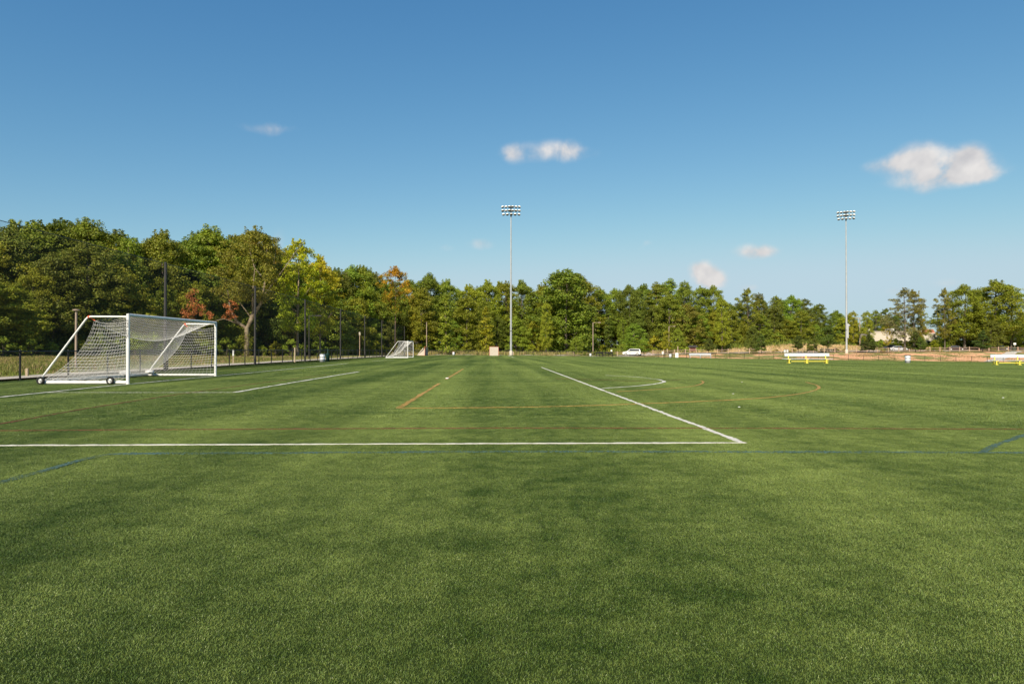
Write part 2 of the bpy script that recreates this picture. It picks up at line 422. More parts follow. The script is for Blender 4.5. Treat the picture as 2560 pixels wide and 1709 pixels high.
# ---- turf fibres: tiles of short blades, set out over the part of the field in view
def blade_tile(name, size, count, bw, seed):
    g = np.random.default_rng(seed)
    p = g.uniform(-size/2, size/2, (count, 2)); a = g.uniform(0, 2*np.pi, count)
    h = g.uniform(.004, .0098, count); wd = bw*g.uniform(.7, 1.3, count)
    lean = g.uniform(.003, .013, count); la = g.uniform(0, 2*np.pi, count)
    dx, dy = np.cos(a)*wd/2, np.sin(a)*wd/2
    z0 = np.full(count, -.006)
    lx, ly = np.cos(la)*lean, np.sin(la)*lean
    b0 = np.stack([p[:, 0]-dx, p[:, 1]-dy, z0], -1); b1 = np.stack([p[:, 0]+dx, p[:, 1]+dy, z0], -1)
    m0 = np.stack([p[:, 0]-dx+lx*.35, p[:, 1]-dy+ly*.35, h*.6], -1); m1 = np.stack([p[:, 0]+dx+lx*.35, p[:, 1]+dy+ly*.35, h*.6], -1)
    t0 = np.stack([p[:, 0]-dx*.5+lx, p[:, 1]-dy*.5+ly, h], -1); t1 = np.stack([p[:, 0]+dx*.5+lx, p[:, 1]+dy*.5+ly, h], -1)
    q = np.concatenate([np.stack([b0, b1, m1, m0], 1), np.stack([m0, m1, t1, t0], 1)], 0)
    br = g.uniform(.80, 1.2, count); tn = np.stack([br*g.uniform(.9, 1.12, count), br, br*g.uniform(.8, 1.2, count)], -1)
    pale = g.random(count) < .010; tn[pale] = tn[pale]*0+np.array([2.4, 2.0, 4.0])  # a few fibres coloured near white as painted sparkle
    return fast_mesh(name, q, 4, M_fibre, np.concatenate([tn, tn], 0))
hid = bpy.data.collections.new('turf_tiles')
tiles = []
for k, (sz, cnt, bw) in enumerate(((1.0, 32000, .0018), (2.0, 40000, .0052), (4.0, 34000, .0245))):
    o = bpy.data.objects.new('turf_tile', blade_tile('turf_tile', sz, cnt, bw, 5+k)); hid.objects.link(o); tiles.append(o)
def turf():
    pts, lod, rot = [], [], []
    def put(size, dmin, dmax, k):
        n = int(160/size)
        for i in range(int(-20/size)-1, int(134/size)+1):
            for j in range(0, n):
                x, y = (i+.5)*size, (j+.5)*size
                # cover whole cells of the next coarser grid so that tiles never overlap
                G = 4.0; cx, cy = (math.floor(x/G)+.5)*G, (math.floor(y/G)+.5)*G
                dd = math.hypot(cx, cy)
                if not (dmin <= dd < dmax): continue
                if x-size/2 < FX+.2 and k == 2: x = FX+.35+size/2
                if x < FX+.4 or x > 134 or y > float(fence_y(x))-1.5-size/2*.7: continue
                d = y+.0284*x
                if abs(x-.0284*y) > d*.78+4.5: continue
                pts.append((x, y, Hs(x, y))); lod.append(k)
                sx = Hs(x+.5, y)-Hs(x-.5, y); sy = Hs(x, y+.5)-Hs(x, y-.5)
                q = Vector((0, 0, 1)).rotation_difference(Vector((-sx, -sy, 1)).normalized())
                zr = Euler((0, 0, random.choice((0, 1, 2, 3))*math.pi/2)).to_quaternion()
                rot.append(tuple((q.to_matrix() @ zr.to_matrix()).to_euler()) if k < 2 else tuple(Vector((sy, -sx, 0))))
    put(1.0, 0, 13, 0); put(2.0, 13, 34, 1); put(4.0, 34, 400, 2)
    me = bpy.data.meshes.new('turf_grass'); me.from_pydata(pts, [], [])
    a = me.attributes.new('lod', 'INT', 'POINT'); a.data.foreach_set('value', lod)
    a = me.attributes.new('rot', 'FLOAT_VECTOR', 'POINT'); a.data.foreach_set('vector', np.array(rot, 'f4').ravel())
    o = bpy.data.objects.new('turf_grass', me); col.objects.link(o)
    tag(o, 'short green artificial turf fibres covering the playing field', 'grass', kind='stuff')
    ng = bpy.data.node_groups.new('turf_fibres', 'GeometryNodeTree')
    ng.interface.new_socket('Geometry', in_out='INPUT', socket_type='NodeSocketGeometry')
    ng.interface.new_socket('Geometry', in_out='OUTPUT', socket_type='NodeSocketGeometry')
    n = ng.nodes; l = ng.links; gi = n.new('NodeGroupInput'); go = n.new('NodeGroupOutput'); j = n.new('GeometryNodeJoinGeometry')
    nl = n.new('GeometryNodeInputNamedAttribute'); nl.data_type = 'INT'; nl.inputs['Name'].default_value = 'lod'
    nr = n.new('GeometryNodeInputNamedAttribute'); nr.data_type = 'FLOAT_VECTOR'; nr.inputs['Name'].default_value = 'rot'
    er = n.new('FunctionNodeEulerToRotation'); l.new(nr.outputs[0], er.inputs[0])
    for k, t in enumerate(tiles):
        c = n.new('FunctionNodeCompare'); c.data_type = 'INT'; c.operation = 'EQUAL'
        ai = [s for s in c.inputs if s.type == 'INT' and s.enabled] or [s for s in c.inputs if s.type == 'INT']
        l.new(nl.outputs[0], ai[0]); ai[1].default_value = k
        ob = n.new('GeometryNodeObjectInfo'); ob.inputs['Object'].default_value = t
        ip = n.new('GeometryNodeInstanceOnPoints'); l.new(gi.outputs[0], ip.inputs['Points']); l.new(ob.outputs['Geometry'], ip.inputs['Instance'])
        l.new(c.outputs[0], ip.inputs['Selection']); l.new(er.outputs[0], ip.inputs['Rotation']); l.new(ip.outputs[0], j.inputs[0])
    l.new(j.outputs[0], go.inputs[0])
    md = o.modifiers.new('fibres', 'NODES'); md.node_group = ng
    print('turf tiles', len(pts))
turf()

# ---- painted lines: fibres tipped with colour, built as low ragged strips
def line_mat(name, rgb, cover):
    m = mat(name, rgb, .8, noise=.22, nscale=9); nn = m.node_tree.nodes; ll = m.node_tree.links
    g = nn.new('ShaderNodeNewGeometry'); z = nn.new('ShaderNodeTexNoise'); z.inputs['Scale'].default_value = 70; z.inputs['Detail'].default_value = 3
    z2 = nn.new('ShaderNodeTexNoise'); z2.inputs['Scale'].default_value = 1.3
    ll.new(g.outputs['Position'], z.inputs[0]); ll.new(g.outputs['Position'], z2.inputs[0])
    a = nn.new('ShaderNodeMath'); a.operation = 'MULTIPLY_ADD'; ll.new(z2.outputs['Fac'], a.inputs[0]); a.inputs[1].default_value = .35; ll.new(z.outputs['Fac'], a.inputs[2])
    r = nn.new('ShaderNodeMapRange'); r.inputs['From Min'].default_value = .78-cover*.5; r.inputs['From Max'].default_value = .84-cover*.5
    ll.new(a.outputs[0], r.inputs['Value']); ll.new(r.outputs[0], nn['Principled BSDF'].inputs['Alpha'])
    return m
ML = {'white': line_mat('white_line_paint', (.70, .66, .57), .62), 'faint': line_mat('worn_white_line_paint', (.62, .62, .50), .34),
      'orange': line_mat('orange_line_paint', (.55, .31, .08), .34), 'palorange': line_mat('worn_orange_line_paint', (.50, .28, .07), .42),
      'maroon': line_mat('maroon_line_paint', (.17, .055, .020), .40), 'blue': line_mat('blue_line_paint', (.075, .145, .125), .24)}
def stripe(name, pts, width, kind, label=None, smooth=0, ground=False):
    P = [Vector((p[0], p[1])) if ground else Gp(*p).xy for p in pts]
    if smooth:
        for _ in range(smooth):
            Q = [P[0]]
            for a, b in zip(P, P[1:]): Q += [a.lerp(b, .25), a.lerp(b, .75)]
            P = Q+[P[-1]]
    D = [P[0]]
    for a, b in zip(P, P[1:]):
        dist = a.length; st = max(.02, min(.30, dist*.004)); n = max(1, int((b-a).length/st))
        D += [a.lerp(b, i/n) for i in range(1, n+1)]
    if len(D) > 9000: D = D[::2]
    V = []; Fs = []; k = 0; zt = .0105
    w1 = w2 = 0
    for i, p in enumerate(D):
        t = (D[min(i+1, len(D)-1)]-D[max(i-1, 0)]).normalized(); nrm = Vector((-t.y, t.x))
        w1 = .7*w1+random.gauss(0, .095); w2 = .7*w2+random.gauss(0, .095)
        a = p+nrm*width*(.5+w1); b = p-nrm*width*(.5+w2)
        for q, zz in ((a, .004), (a, zt+random.uniform(-.002, .002)), (b, zt+random.uniform(-.002, .002)), (b, .004)):
            V.append((q.x, q.y, Hs(q.x, q.y)+zz))
    for i in range(len(D)-1):
        for c in range(3): Fs.append((i*4+c, i*4+c+1, i*4+4+c+1, i*4+4+c))
    mb = MB(); mb.add(V, Fs); o = mb.build(name, ML[kind], FIELD)
    if label: o['label'] = label
    return o
A = Gp(0, 1114.3); B = Gp(1866, 1107.4); C1 = Gp(1354, 918)
ynear = (A.y+B.y)/2
xs_ = (Gp(1855, 1107).x+C1.x)/2
stripe('white_line', [(-16, ynear), (xs_+.04, ynear)], .058, 'white', 'bright white line crossing the field near the camera', ground=True)
stripe('white_line', [(xs_, ynear), (xs_, C1.y)], .08, 'white', 'long white line running away from the near corner', ground=True)
stripe('white_line', [(xs_, Gp(1303, 899).y), (xs_, 147)], .13, 'white', 'short far end of the long white line', ground=True)
gx = Gp(340, 955).x
GX = -13.02
stripe('white_line', [Gp(-20, 995).xy, Gp(250, 967).xy, Gp(600, 934.3).xy, Gp(871, 908.3).xy], .10, 'white', 'white goal line in front of the near goal', ground=True)
stripe('white_line', [(122, 981), (380, 981.5), (585, 981)], .07, 'faint', 'worn white line from the goal line towards the box')
stripe('white_line', [(585, 981), (740, 955), (897, 929)], .11, 'white', 'white line of the box before the near goal')
stripe('white_line', [(930, 902.6), (985, 899.2)], .14, 'faint')
stripe('white_line', [(1120, 896.2), (1145, 894.5)], .2, 'faint')
arc = [(1503, 971), (1550, 968), (1607, 964), (1640, 959.5), (1657, 956), (1663, 953.2), (1650, 949.3), (1607, 943.6), (1560, 940.4), (1514, 938.2)]
stripe('white_line', arc[:7], .10, 'white', 'white arc bulging out of the long white line', smooth=2)
stripe('white_line', arc[6:], .09, 'faint', smooth=1)
stripe('orange_line', [(997, 1021), (1050, 988), (1098, 958.5)], .11, 'orange', 'orange line segment running away from the camera')
stripe('orange_line', [(1115, 948), (1158, 922)], .12, 'orange')
stripe('orange_line', [(1002, 1020.5), (1280, 1019), (1500, 1013.5), (1690, 1006), (1880, 998), (1988, 987), (2032, 978), (2050, 970), (2043, 962.5), (2015, 955.5)], .07, 'palorange', 'wide faint orange curve on the right', smooth=2)
stripe('orange_line', [(1540, 979.5), (1660, 972.5), (1737, 965.5), (1761, 956.5), (1754, 952)], .07, 'palorange', smooth=2)
stripe('maroon_line', [(1390, 946.5), (1480, 949), (1600, 953), (1690, 950.5), (1703, 948.5)], .07, 'maroon', smooth=1)
stripe('maroon_line', [(0, 1077), (640, 1073), (1280, 1070.2), (1900, 1071), (2560, 1073.2)], .055, 'maroon', 'thin maroon line right across the field')
stripe('maroon_line', [(-10, 1062), (218, 1021), (436, 987.2), (654, 957.2), (817, 937)], .075, 'maroon', 'maroon line slanting away at the left')
stripe('blue_line', [(-20, 1213), (0, 1207.5), (131, 1172), (220, 1146.5), (262, 1137.5), (300, 1134.8), (640, 1133.5), (1280, 1129), (1880, 1130.5), (2240, 1131), (2580, 1132.3)], .09, 'blue', 'blue line across the field with a bend at the left', smooth=1)
stripe('blue_line', [(2455, 1131), (2478, 1119), (2510, 1104.5), (2575, 1085)], .075, 'blue', 'broad blue stripe at the right edge', smooth=1)

# small white scraps lying on the turf
for i, (sx, sy, lab) in enumerate(((1118, 946.5, 'small white disc lying beside the orange line'), (1833, 985.5, 'tiny white scrap on the open turf inside the orange curve'), (1848, 1019, 'tiny white scrap on the open turf right of the long white line'),
                        (1855, 956, 'tiny white scrap on the turf beyond the orange curve'), (2508, 995.5, 'tiny white scrap on the turf at the right edge'))):
    p = Gp(sx, sy); mb = MB(); r = .07 if i == 0 else .024
    mb.lathe([(r, .0), (r*.95, r*.25), (r*.5, r*.4), (r*.2, r*.45), (0, r*.45)], (0, 0, 0), 12)
    o = mb.build('marker_disc' if i == 0 else 'paper_scrap', M_white, None, label=lab, cat='marker' if i == 0 else 'scrap'); o.location = (p.x, p.y, p.z+.016)

# ------------------------------------------------------------------ path beside the left fence and other paths
def ribbon(name, pts, width, matl, dz=.03, kind='structure'):
    P = [Vector(p) for p in pts]; D = []
    for a, b in zip(P, P[1:]):
        n = max(2, int((b-a).length/1.5)); D += [a.lerp(b, i/n) for i in range(n)]
    D.append(P[-1]); V = []; Fs = []
    for i, p in enumerate(D):
        t = (D[min(i+1, len(D)-1)]-D[max(i-1, 0)]).normalized(); nr = Vector((-t.y, t.x))
        for k in range(5):
            q = p+nr*width*(k/4-.5); V.append((q.x, q.y, Hs(q.x, q.y)+dz))
    for i in range(len(D)-1):
        for k in range(4): Fs.append((i*5+k, i*5+k+1, i*5+5+k+1, i*5+5+k))
    mb = MB(); mb.add(V, Fs, True); o = mb.build(name, matl, None, kind=kind); return o
ribbon('path', [(FX-1.35, -20), (FX-1.35, 60), (FX-1.35, 110), (FX-1.5, 149), (-12, 156), (10, 156), (40, 152.5)], 2.1, M_concrete, .05)
ribbon('path', [(FX-2.2, 27), (-26, 34), (-38, 37), (-60, 36)], 1.8, M_concrete, .07)
a, b = Dp(2425, 133), Dp(2640, 185)
ribbon('path', [Dp(2400, 132).xy, Dp(2475, 142).xy, Dp(2530, 165).xy, Dp(2600, 182).xy], 2.2, M_concrete, .10)
M_asphalt = mat('gravel_lot', (.36, .30, .24), .95, noise=.25, nscale=.8)
ribbon('parking_lot', [Dp(1400, 170).xy, Dp(1600, 176).xy, Dp(1730, 196).xy, Dp(1900, 204).xy, Dp(2200, 204).xy, Dp(2700, 208).xy], 9, M_asphalt, .12)

# ------------------------------------------------------------------ fences
def uv_sheet(cols, zlo, zhi):
    """vertical sheet along ground points; UV in metres"""
    V, Fs, UV = [], [], []; s = 0; S = []
    for i, c in enumerate(cols):
        if i: s += (Vector(c)-Vector(cols[i-1])).length
        S.append(s)
    for i in range(len(cols)-1):
        n = len(V)
        for (q, z) in ((i, 0), (i+1, 0), (i+1, 1), (i, 1)):
            x, y = cols[q]; h = Hs(x, y); V.append((x, y, h+(zhi if z else zlo))); UV.append((S[q], zhi if z else zlo))
        Fs.append((n, n+1, n+2, n+3))
    return V, Fs, UV
def sheet_obj(name, cols, zlo, zhi, matl, parent, sag=None):
    V, Fs, UV = uv_sheet(cols, zlo, zhi); me = bpy.data.meshes.new(name); me.from_pydata(V, [], Fs)
    u = me.uv_layers.new(name='UVMap')
    for p in me.polygons:
        for li in p.loop_indices: u.data[li].uv = UV[me.loops[li].vertex_index]
    me.materials.append(matl); o = bpy.data.objects.new(name, me); col.objects.link(o); o.parent = parent; return o
def chain_fence(name, pts, spacing, h, label, cat='fence', cm=None):
    P = [Vector(p) for p in pts]; posts = [P[0]]
    for a, b in zip(P, P[1:]):
        n = max(1, round((b-a).length/spacing)); posts += [a.lerp(b, i/n) for i in range(1, n+1)]
    root = empty(name, (posts[0].x, posts[0].y, Hs(*posts[0])), label=label, cat=cat)
    inv = Vector(root.location)
    me = None
    pm = MB().tube([(0, 0, -.1), (0, 0, h)], .038, 8).lathe([(.04, h), (.035, h+.03), (0, h+.045)], n=8).mesh('post', M_black)
    for p in posts[:98]:
        o = bpy.data.objects.new('post', pm); col.objects.link(o); o.parent = root; o.location = Vector((p.x, p.y, Hs(p.x, p.y)))-inv
    mb = MB(); mb.tube([(p.x-inv.x, p.y-inv.y, Hs(p.x, p.y)+h-.03-inv.z) for p in posts], .028, 6); mb.build('top_rail', M_black, root)
    s = sheet_obj('chain_link', [(p.x, p.y) for p in posts], .03, h-.03, cm or M_chain, root)
    s.location = -inv
    return root, posts
f1, _ = chain_fence('chain_link_fence', [(FX, 3.0), (FX, 149.6)], 3.05, 1.15, 'long black chain link fence along the left side of the turf')
f2, _ = chain_fence('chain_link_fence', [(FX, 150.4), (9, 150.4), (110, 135.4), (132, 132.1)], 3.0, 1.15, 'low black chain link fence across the far end of the field', cm=M_chain_thin)

# ball netting on tall poles
def netting():
    X = FX+.35
    root = empty('netting_barrier', (X, 25, Hs(X, 25)), label='tall black ball netting hung on dark poles along the left fence', cat='netting')
    ys = [25.0, 38.6, 53.0, 67.0, 82.5, 98, 113, 128, 142]; inv = Vector(root.location)
    for y in ys:
        MB().tube([(X-inv.x, y-inv.y, Hs(X, y)-inv.z-.2), (X-inv.x, y-inv.y, Hs(X, y)-inv.z+6.05)], [.085, .07], 10).build('pole', M_darkpole, root)
    cols = []; 
    s = sheet_obj('net', [(X+.06, y) for y in [12]+ys], .9, 5.95, M_netting, root); s.location = -inv
    pts = []
    yy = [12]+ys
    for a, b in zip(yy, yy[1:]):
        for k in range(8):
            t = k/8; y = a+(b-a)*t; pts.append((X+.06-inv.x, y-inv.y, Hs(X, y)-inv.z+5.96))
    pts.append((X+.06-inv.x, ys[-1]-inv.y, 5.96-.1)); MB().tube(pts, .014, 5).build('top_rope', M_black, root)
netting()

# split rail wooden fence by the car park
def rail_fence():
    P = [Dp(1632, 187), Dp(1900, 190), Dp(2300, 191), Dp(2640, 196)]
    root = empty('split_rail_fence', P[0], label='long wooden split rail fence in front of the car park', cat='fence'); inv = Vector(root.location)
    posts = []
    for a, b in zip(P, P[1:]):
        n = round((b-a).length/3.0); posts += [a.lerp(b, i/n) for i in range(n)]
    posts.append(P[-1])
    pm = MB().box((0, 0, .62), (.17, .17, 1.34)).lathe([(.115, 1.29), (.06, 1.34), (0, 1.35)], n=4).mesh('post', M_wood)
    tops = []
    for p in posts:
        z = Hs(p.x, p.y); o = bpy.data.objects.new('post', pm); col.objects.link(o); o.parent = root; o.rotation_euler = (0, random.uniform(-.03, .03), random.uniform(-.2, .2))
        o.location = Vector((p.x, p.y, z))-inv; tops.append(Vector((p.x, p.y, z))-inv)
    for hh in (.45, 1.05):
        mb = MB()
        for a, b in zip(tops, tops[1:]):
            j = random.uniform(-.05, .05); mb.tube([a+Vector((0, 0, hh+j)), (a+b)/2+Vector((0, 0, hh+j+random.uniform(-.04, .02))), b+Vector((0, 0, hh+random.uniform(-.05, .05)))], .055, 6)
        mb.build('rail', M_wood, root)
rail_fence()

# ------------------------------------------------------------------ goals
def make_goal(full=True):
    """mouth along +y from origin (near post) to W; frame goes back towards -x"""
    W, HT, DT, DB = 6.98, 2.44, 1.37, 3.10
    root = empty('soccer_goal', (0, 0, 0))
    nseg = 16
    mp = MB().tube([(0, 0, 0), (0, 0, HT-.01)], .055, 16).mesh('goal_post', M_white)
    for y in (0, W):
        o = bpy.data.objects.new('goal_post', mp); col.objects.link(o); o.parent = root; o.location = (0, y, 0)
        if y == 0 and full:
            cu = bpy.data.curves.new('lettering', 'FONT'); cu.body = 'KWIK GOAL'; cu.size = .105; cu.extrude = .002; cu.space_character = 1.12; cu.materials.append(M_letter)
            t0 = bpy.data.objects.new('tmp', cu); col.objects.link(t0); bpy.context.view_layer.update()
            tm_ = bpy.data.meshes.new_from_object(t0.evaluated_get(bpy.context.evaluated_depsgraph_get())); bpy.data.objects.remove(t0)
            t = bpy.data.objects.new('lettering', tm_); col.objects.link(t); t.parent = o
            t.location = (-.030, -.0575, 2.22); t.rotation_euler = (R(90), R(90), 0)
    MB().tube([(0, .0, HT-.055), (0, W, HT-.055)], .055, 16).build('crossbar', M_white, root)
    for y in (0, W):
        mb = MB(); r = .032
        mb.tube([(-.05, y, HT-.11), (-DT+.08, y, HT-.105), (-DT-.02, y, HT-.13), (-DT-.09, y, HT-.20), (-DB+.19, y, .30), (-DB+.14, y, .22), (-DB+.13, y, .09)], r, 10)
        mb.build('side_stay', M_white, root)
    for y in (0, W):
        MB().tube([(-.04, y, .062), (-DB+.02, y, .062)], .056, 12).build('ground_bar', M_whitebase, root)
    MB().tube([(-DB+.05, .05, .075), (-DB+.05, W-.05, .075)], .062, 12).build('rear_ground_bar', M_whitebase, root)
    if full:
        for x in (-.55, -DB+.16):
            for y in (-.10,):
                c = (x, y, .135); Mx = Matrix.Rotation(R(90), 3, 'X')
                wh = MB().lathe([(.075, -.035), (.118, -.045), (.135, -.025), (.135, .025), (.118, .045), (.075, .035), (.075, -.035)], c, 20, Mx).build('wheel', M_rubber, root)
                MB().lathe([(0, .03), (.03, .045), (.045, .02), (.072, .012), (.080, .034), (.080, -.034), (0, -.034)], c, 16, Mx).build('rim', M_rim, wh)
    # nets
    def corner(y):
        return Vector((-DT+.16, y, 2.19))
    def rope(u):                    # rear top rope, sagging between the corners
        y = .12+u*(W-.24); s = 4*u*(1-u)
        return Vector((-DT+.17+.22*s, y, 2.19-.66*s**.85))
    def base(u): return Vector((-DB+.10, .10+u*(W-.20), .12))
    def bar(u): return Vector((-.02, .06+u*(W-.12), HT-.10))
    cr = .0047 if full else .009
    def grid(fn, nu, nv, mb, rr=cr):
        for i in range(nu+1):
            mb.tube([fn(i/nu, j/nv) for j in range(nv+1)], rr, 3, False)
        for j in range(nv+1):
            mb.tube([fn(i/nu, j/nv) for i in range(nu+1)], rr, 3, False)
    def roof(u, v):
        p = bar(u).lerp(rope(u), v); s = 4*v*(1-v); p.z -= s*.16*(1-abs(2*u-1)**3); return p
    def back(u, v):
        a, b = rope(u), base(u); p = a.lerp(b, v); s = 4*v*(1-v)
        p.x += s*.30; p.z -= s*.12; return p
    def side(y):
        def fn(u, v):               # u from post to rear edge, v downwards
            top = Vector((-.03, y, HT-.16-.10)).lerp(corner(y), u); top.z -= 4*u*(1-u)*.09
            e0, e1 = corner(y), Vector((-DB+.10, y, .12))
            edge = e0.lerp(e1, v); s = 4*v*(1-v); edge.x += s*.30; edge.z -= s*.12
            post = Vector((-.03, y, HT-.26-(HT-.36)*v))
            p = post.lerp(edge, u)
            if v < .25: p = p.lerp(top, 1-v/.25) if v < .001 else p.lerp(Vector((p.x, p.y, top.z-(v*2.2))), .5*(1-v/.25))
            p.z -= .05*math.sin(u*math.pi)*math.sin(v*math.pi)
            p.y += (.10 if y < 1 else -.10)*math.sin(u*math.pi)*math.sin(v*math.pi)
            return p
        return fn
    k = 1 if full else .5
    mb = MB(); grid(roof, int(54*k), int(11*k), mb); mb.build('roof_net', M_cord, root)
    mb = MB(); grid(back, int(54*k), int(22*k), mb); mb.build('back_net', M_cord, root)
    for y in (.06, W-.06):
        mb = MB(); grid(side(y), int(17*k), int(18*k), mb); mb.build('side_net', M_cord, root)
    mb = MB()
    mb.tube([rope(i/30) for i in range(31)], cr*2.2, 5, False)
    # loose net lying along the rear bar
    g = random.Random(4)
    for q in range(9 if full else 3):
        ph = g.uniform(0, 6)
        mb.tube([Vector((-DB+.1+.25*math.sin(i*.5+ph)*g.uniform(.5, 1)+q*.03, .15+i*(W-.3)/40, .12+.05*abs(math.sin(i*.9+ph)))) for i in range(41)], cr, 3, False)
    for q in range(5 if full else 0):
        ph = g.uniform(0, 6)
        mb.tube([Vector((-.3-i*(DB-.5)/24, .12+.12*abs(math.sin(i*.6+ph)), .13+.04*math.sin(i*1.3+ph))) for i in range(25)], cr, 3, False)
    mb.build('net_rope', M_cord, root)
    if full:
        for y, s in ((0, 1), (W, -1)):
            mb = MB(); mb.tube([(-DT-.02, y, HT-.12), (-DT+.06, y+.02*s, HT-.11)], .045, 8); mb.tube([(-DT+.03, y+.02*s, HT-.13), (-DT+.10, y+.08*s, HT-.20), (-DT+.17, y+.10*s, 2.20)], .016, 5)
            mb.build('strap', M_orange, root)
    return root
gp = Gp(319.5, 960.2); gq = Gp(533, 940.5)
ang = math.atan2(gq.y-gp.y, gq.x-gp.x)-math.pi/2
g1 = make_goal(True); g1.location = gp; g1.rotation_euler = (0, 0, ang)
tag(g1, 'large white soccer goal on wheels with sagging white net, near the left fence', 'goal', 'white soccer goals')
print('goal', gp, gq, (gq-gp).length, gx)
g2 = make_goal(False); p2 = Dp(1019.5, 95.5); g2.location = p2; g2.rotation_euler = (0, 0, R(.5))
tag(g2, 'distant white soccer goal at the far end of the left fence', 'goal', 'white soccer goals')
# sandbags over the rear bar of the near goal
def sandbag(x, y, s, label):
    mb = MB(); pr = []
    bm_n = 14
    vs, fs = [], []
    for i in range(9):
        t = i/8; rr = math.sin(t*math.pi)**.55
        for k in range(bm_n):
            th = 2*math.pi*k/bm_n; j = 1+.08*math.sin(3*th+t*9)
            vs.append((.20*s*rr*math.cos(th)*j, (t-.5)*.55*s, .10*s+.10*s*rr*math.sin(th)*j))
    for i in range(8):
        for k in range(bm_n): fs.append((i*bm_n+k, i*bm_n+(k+1) % bm_n, (i+1)*bm_n+(k+1) % bm_n, (i+1)*bm_n+k))
    mb.add(vs, fs, True); o = mb.build('sandbag', M_sandbag, None, label=label, cat='sandbag', group='sandbags on the near goal')
    loc = Matrix.Translation(gp) @ Matrix.Rotation(ang, 4, 'Z') @ Vector((x, y, .11)); o.location = loc; o.rotation_euler = (R(3), R(8), ang+random.uniform(-.4, .4))
sandbag(-3.05, 5.2, 1.0, 'white sandbag slumped on the rear bar of the near goal')
sandbag(-2.75, 6.6, .95, 'white sandbag at the far rear corner of the near goal')

# lacrosse goals
def lacrosse(loc, rz, label, wrap):
    root = empty('lacrosse_goal', loc, rz, label=label, cat='goal', group='lacrosse goals at the far end'); s = 1.83
    MB().tube([(-s/2, 0, 0), (-s/2, 0, s), (s/2, 0, s), (s/2, 0, 0)], .04, 8).build('goal_frame', M_red, root)
    MB().tube([(-s/2, 0, .03), (0, 2.1, .03), (s/2, 0, .03)], .03, 6).build('ground_frame', M_red, root)
    mb = MB(); n = 8
    for sgn in (-1, 1):
        a = [(sgn*s/2*(1-i/n)*1.0, 2.1*i/n, .05) for i in range(n+1)]
        b = [(sgn*s/2*(1-i/n), (2.1*i/n)*.35, s*(1-.12*i/n)-.35*math.sin(i/n*3.14)) for i in range(n+1)]
        vs = a+b; fs = [(i, i+1, n+1+i+1, n+1+i) for i in range(n)]
        mb.add(vs, fs)
    if wrap: mb.box((0, -.05, s/2-.03), (s*.96, .03, s*.96))
    else: 
        mb.add([(-s/2, 0, s-.03), (s/2, 0, s-.03), (.05, 1.9, .1), (-.05, 1.9, .1)], [(0, 1, 2, 3)])
    mb.build('goal_net', M_tarp, root)
lacrosse(Dp(1235, 139), 0, 'square lacrosse goal covered with a cream sheet, left of the light pole', True)
lacrosse(Dp(1066, 141), R(75), 'lacrosse goal seen from the side with a drooping tan net', False)

# ------------------------------------------------------------------ floodlight poles
def light_pole(px, d, ytop, hgt, label, box):
    p = Dp(px, d); root = empty('floodlight_pole', p, -math.atan((px-1280)/F)-YAW, label=label, cat='light pole', group='tall floodlight poles'); h = topz(ytop, d)-p.z
    MB().lathe([(.36, -.3), (.36, .9), (.33, .95), (.0, .95)], n=18).build('concrete_base', M_concrete, root)
    MB().tube([(0, 0, .9), (0, 0, h*.5), (0, 0, h-.2)], [.235, .19, .11], 18).build('pole', M_galv, root)
    MB().tube([(0, 0, h*.16), (0, 0, h*.16+.12)], .245, 18).build('band', M_darkpole, root)
    mb = MB(); rows = [(h-.38, 6), (h-1.20, 6), (h-2.02, 5)]
    for z, n in rows: mb.box((0, .05, z+.15), (3.9, .08, .08))
    mb.box((0, .0, h-1.3), (.26, .24, 2.5))
    mb.build('crossarm', M_darkpole, root)
    for ri, (z, n) in enumerate(rows):
        for i in range(n):
            x = (i-(n-1)/2)*(.72 if n == 6 else .84)+(.05 if n == 5 else 0)
            zz = z-.05*abs(i-(n-1)/2)*.3
            tilt = Matrix.Rotation(R(random.uniform(-22, 0)), 3, 'X') @ Matrix.Rotation(R((i-(n-1)/2)*random.uniform(3, 8)), 3, 'Y')
            k = empty('floodlight', (x, -.35, zz)); k.parent = root
            MB().lathe([(.0, .31), (.12, .30), (.22, .24), (.28, .14), (.34, .03), (.36, -.02), (.32, -.02), (.28, .02)], n=14, M=tilt).build('hood', M_lamp_w, k)
            MB().lathe([(.32, -.005), (.29, -.10), (.19, -.21), (.08, -.24), (0, -.25)], n=14, M=tilt).build('reflector', M_lamp_d, k)
    if box:
        MB().box((.30, -.28, 5.6), (.34, .3, 3.6)).build('ballast_box', M_galv, root)
        MB().box((.62, -.2, 7.0), (.3, .2, .3)).build('control_box', M_galv, root)
    return root
light_pole(1277.5, 148.5, 513, 33, 'left floodlight pole, in the middle of the view behind the far fence', False)
light_pole(2116.5, 170, 526.5, 34, 'right floodlight pole with a ballast box on its shaft', True)

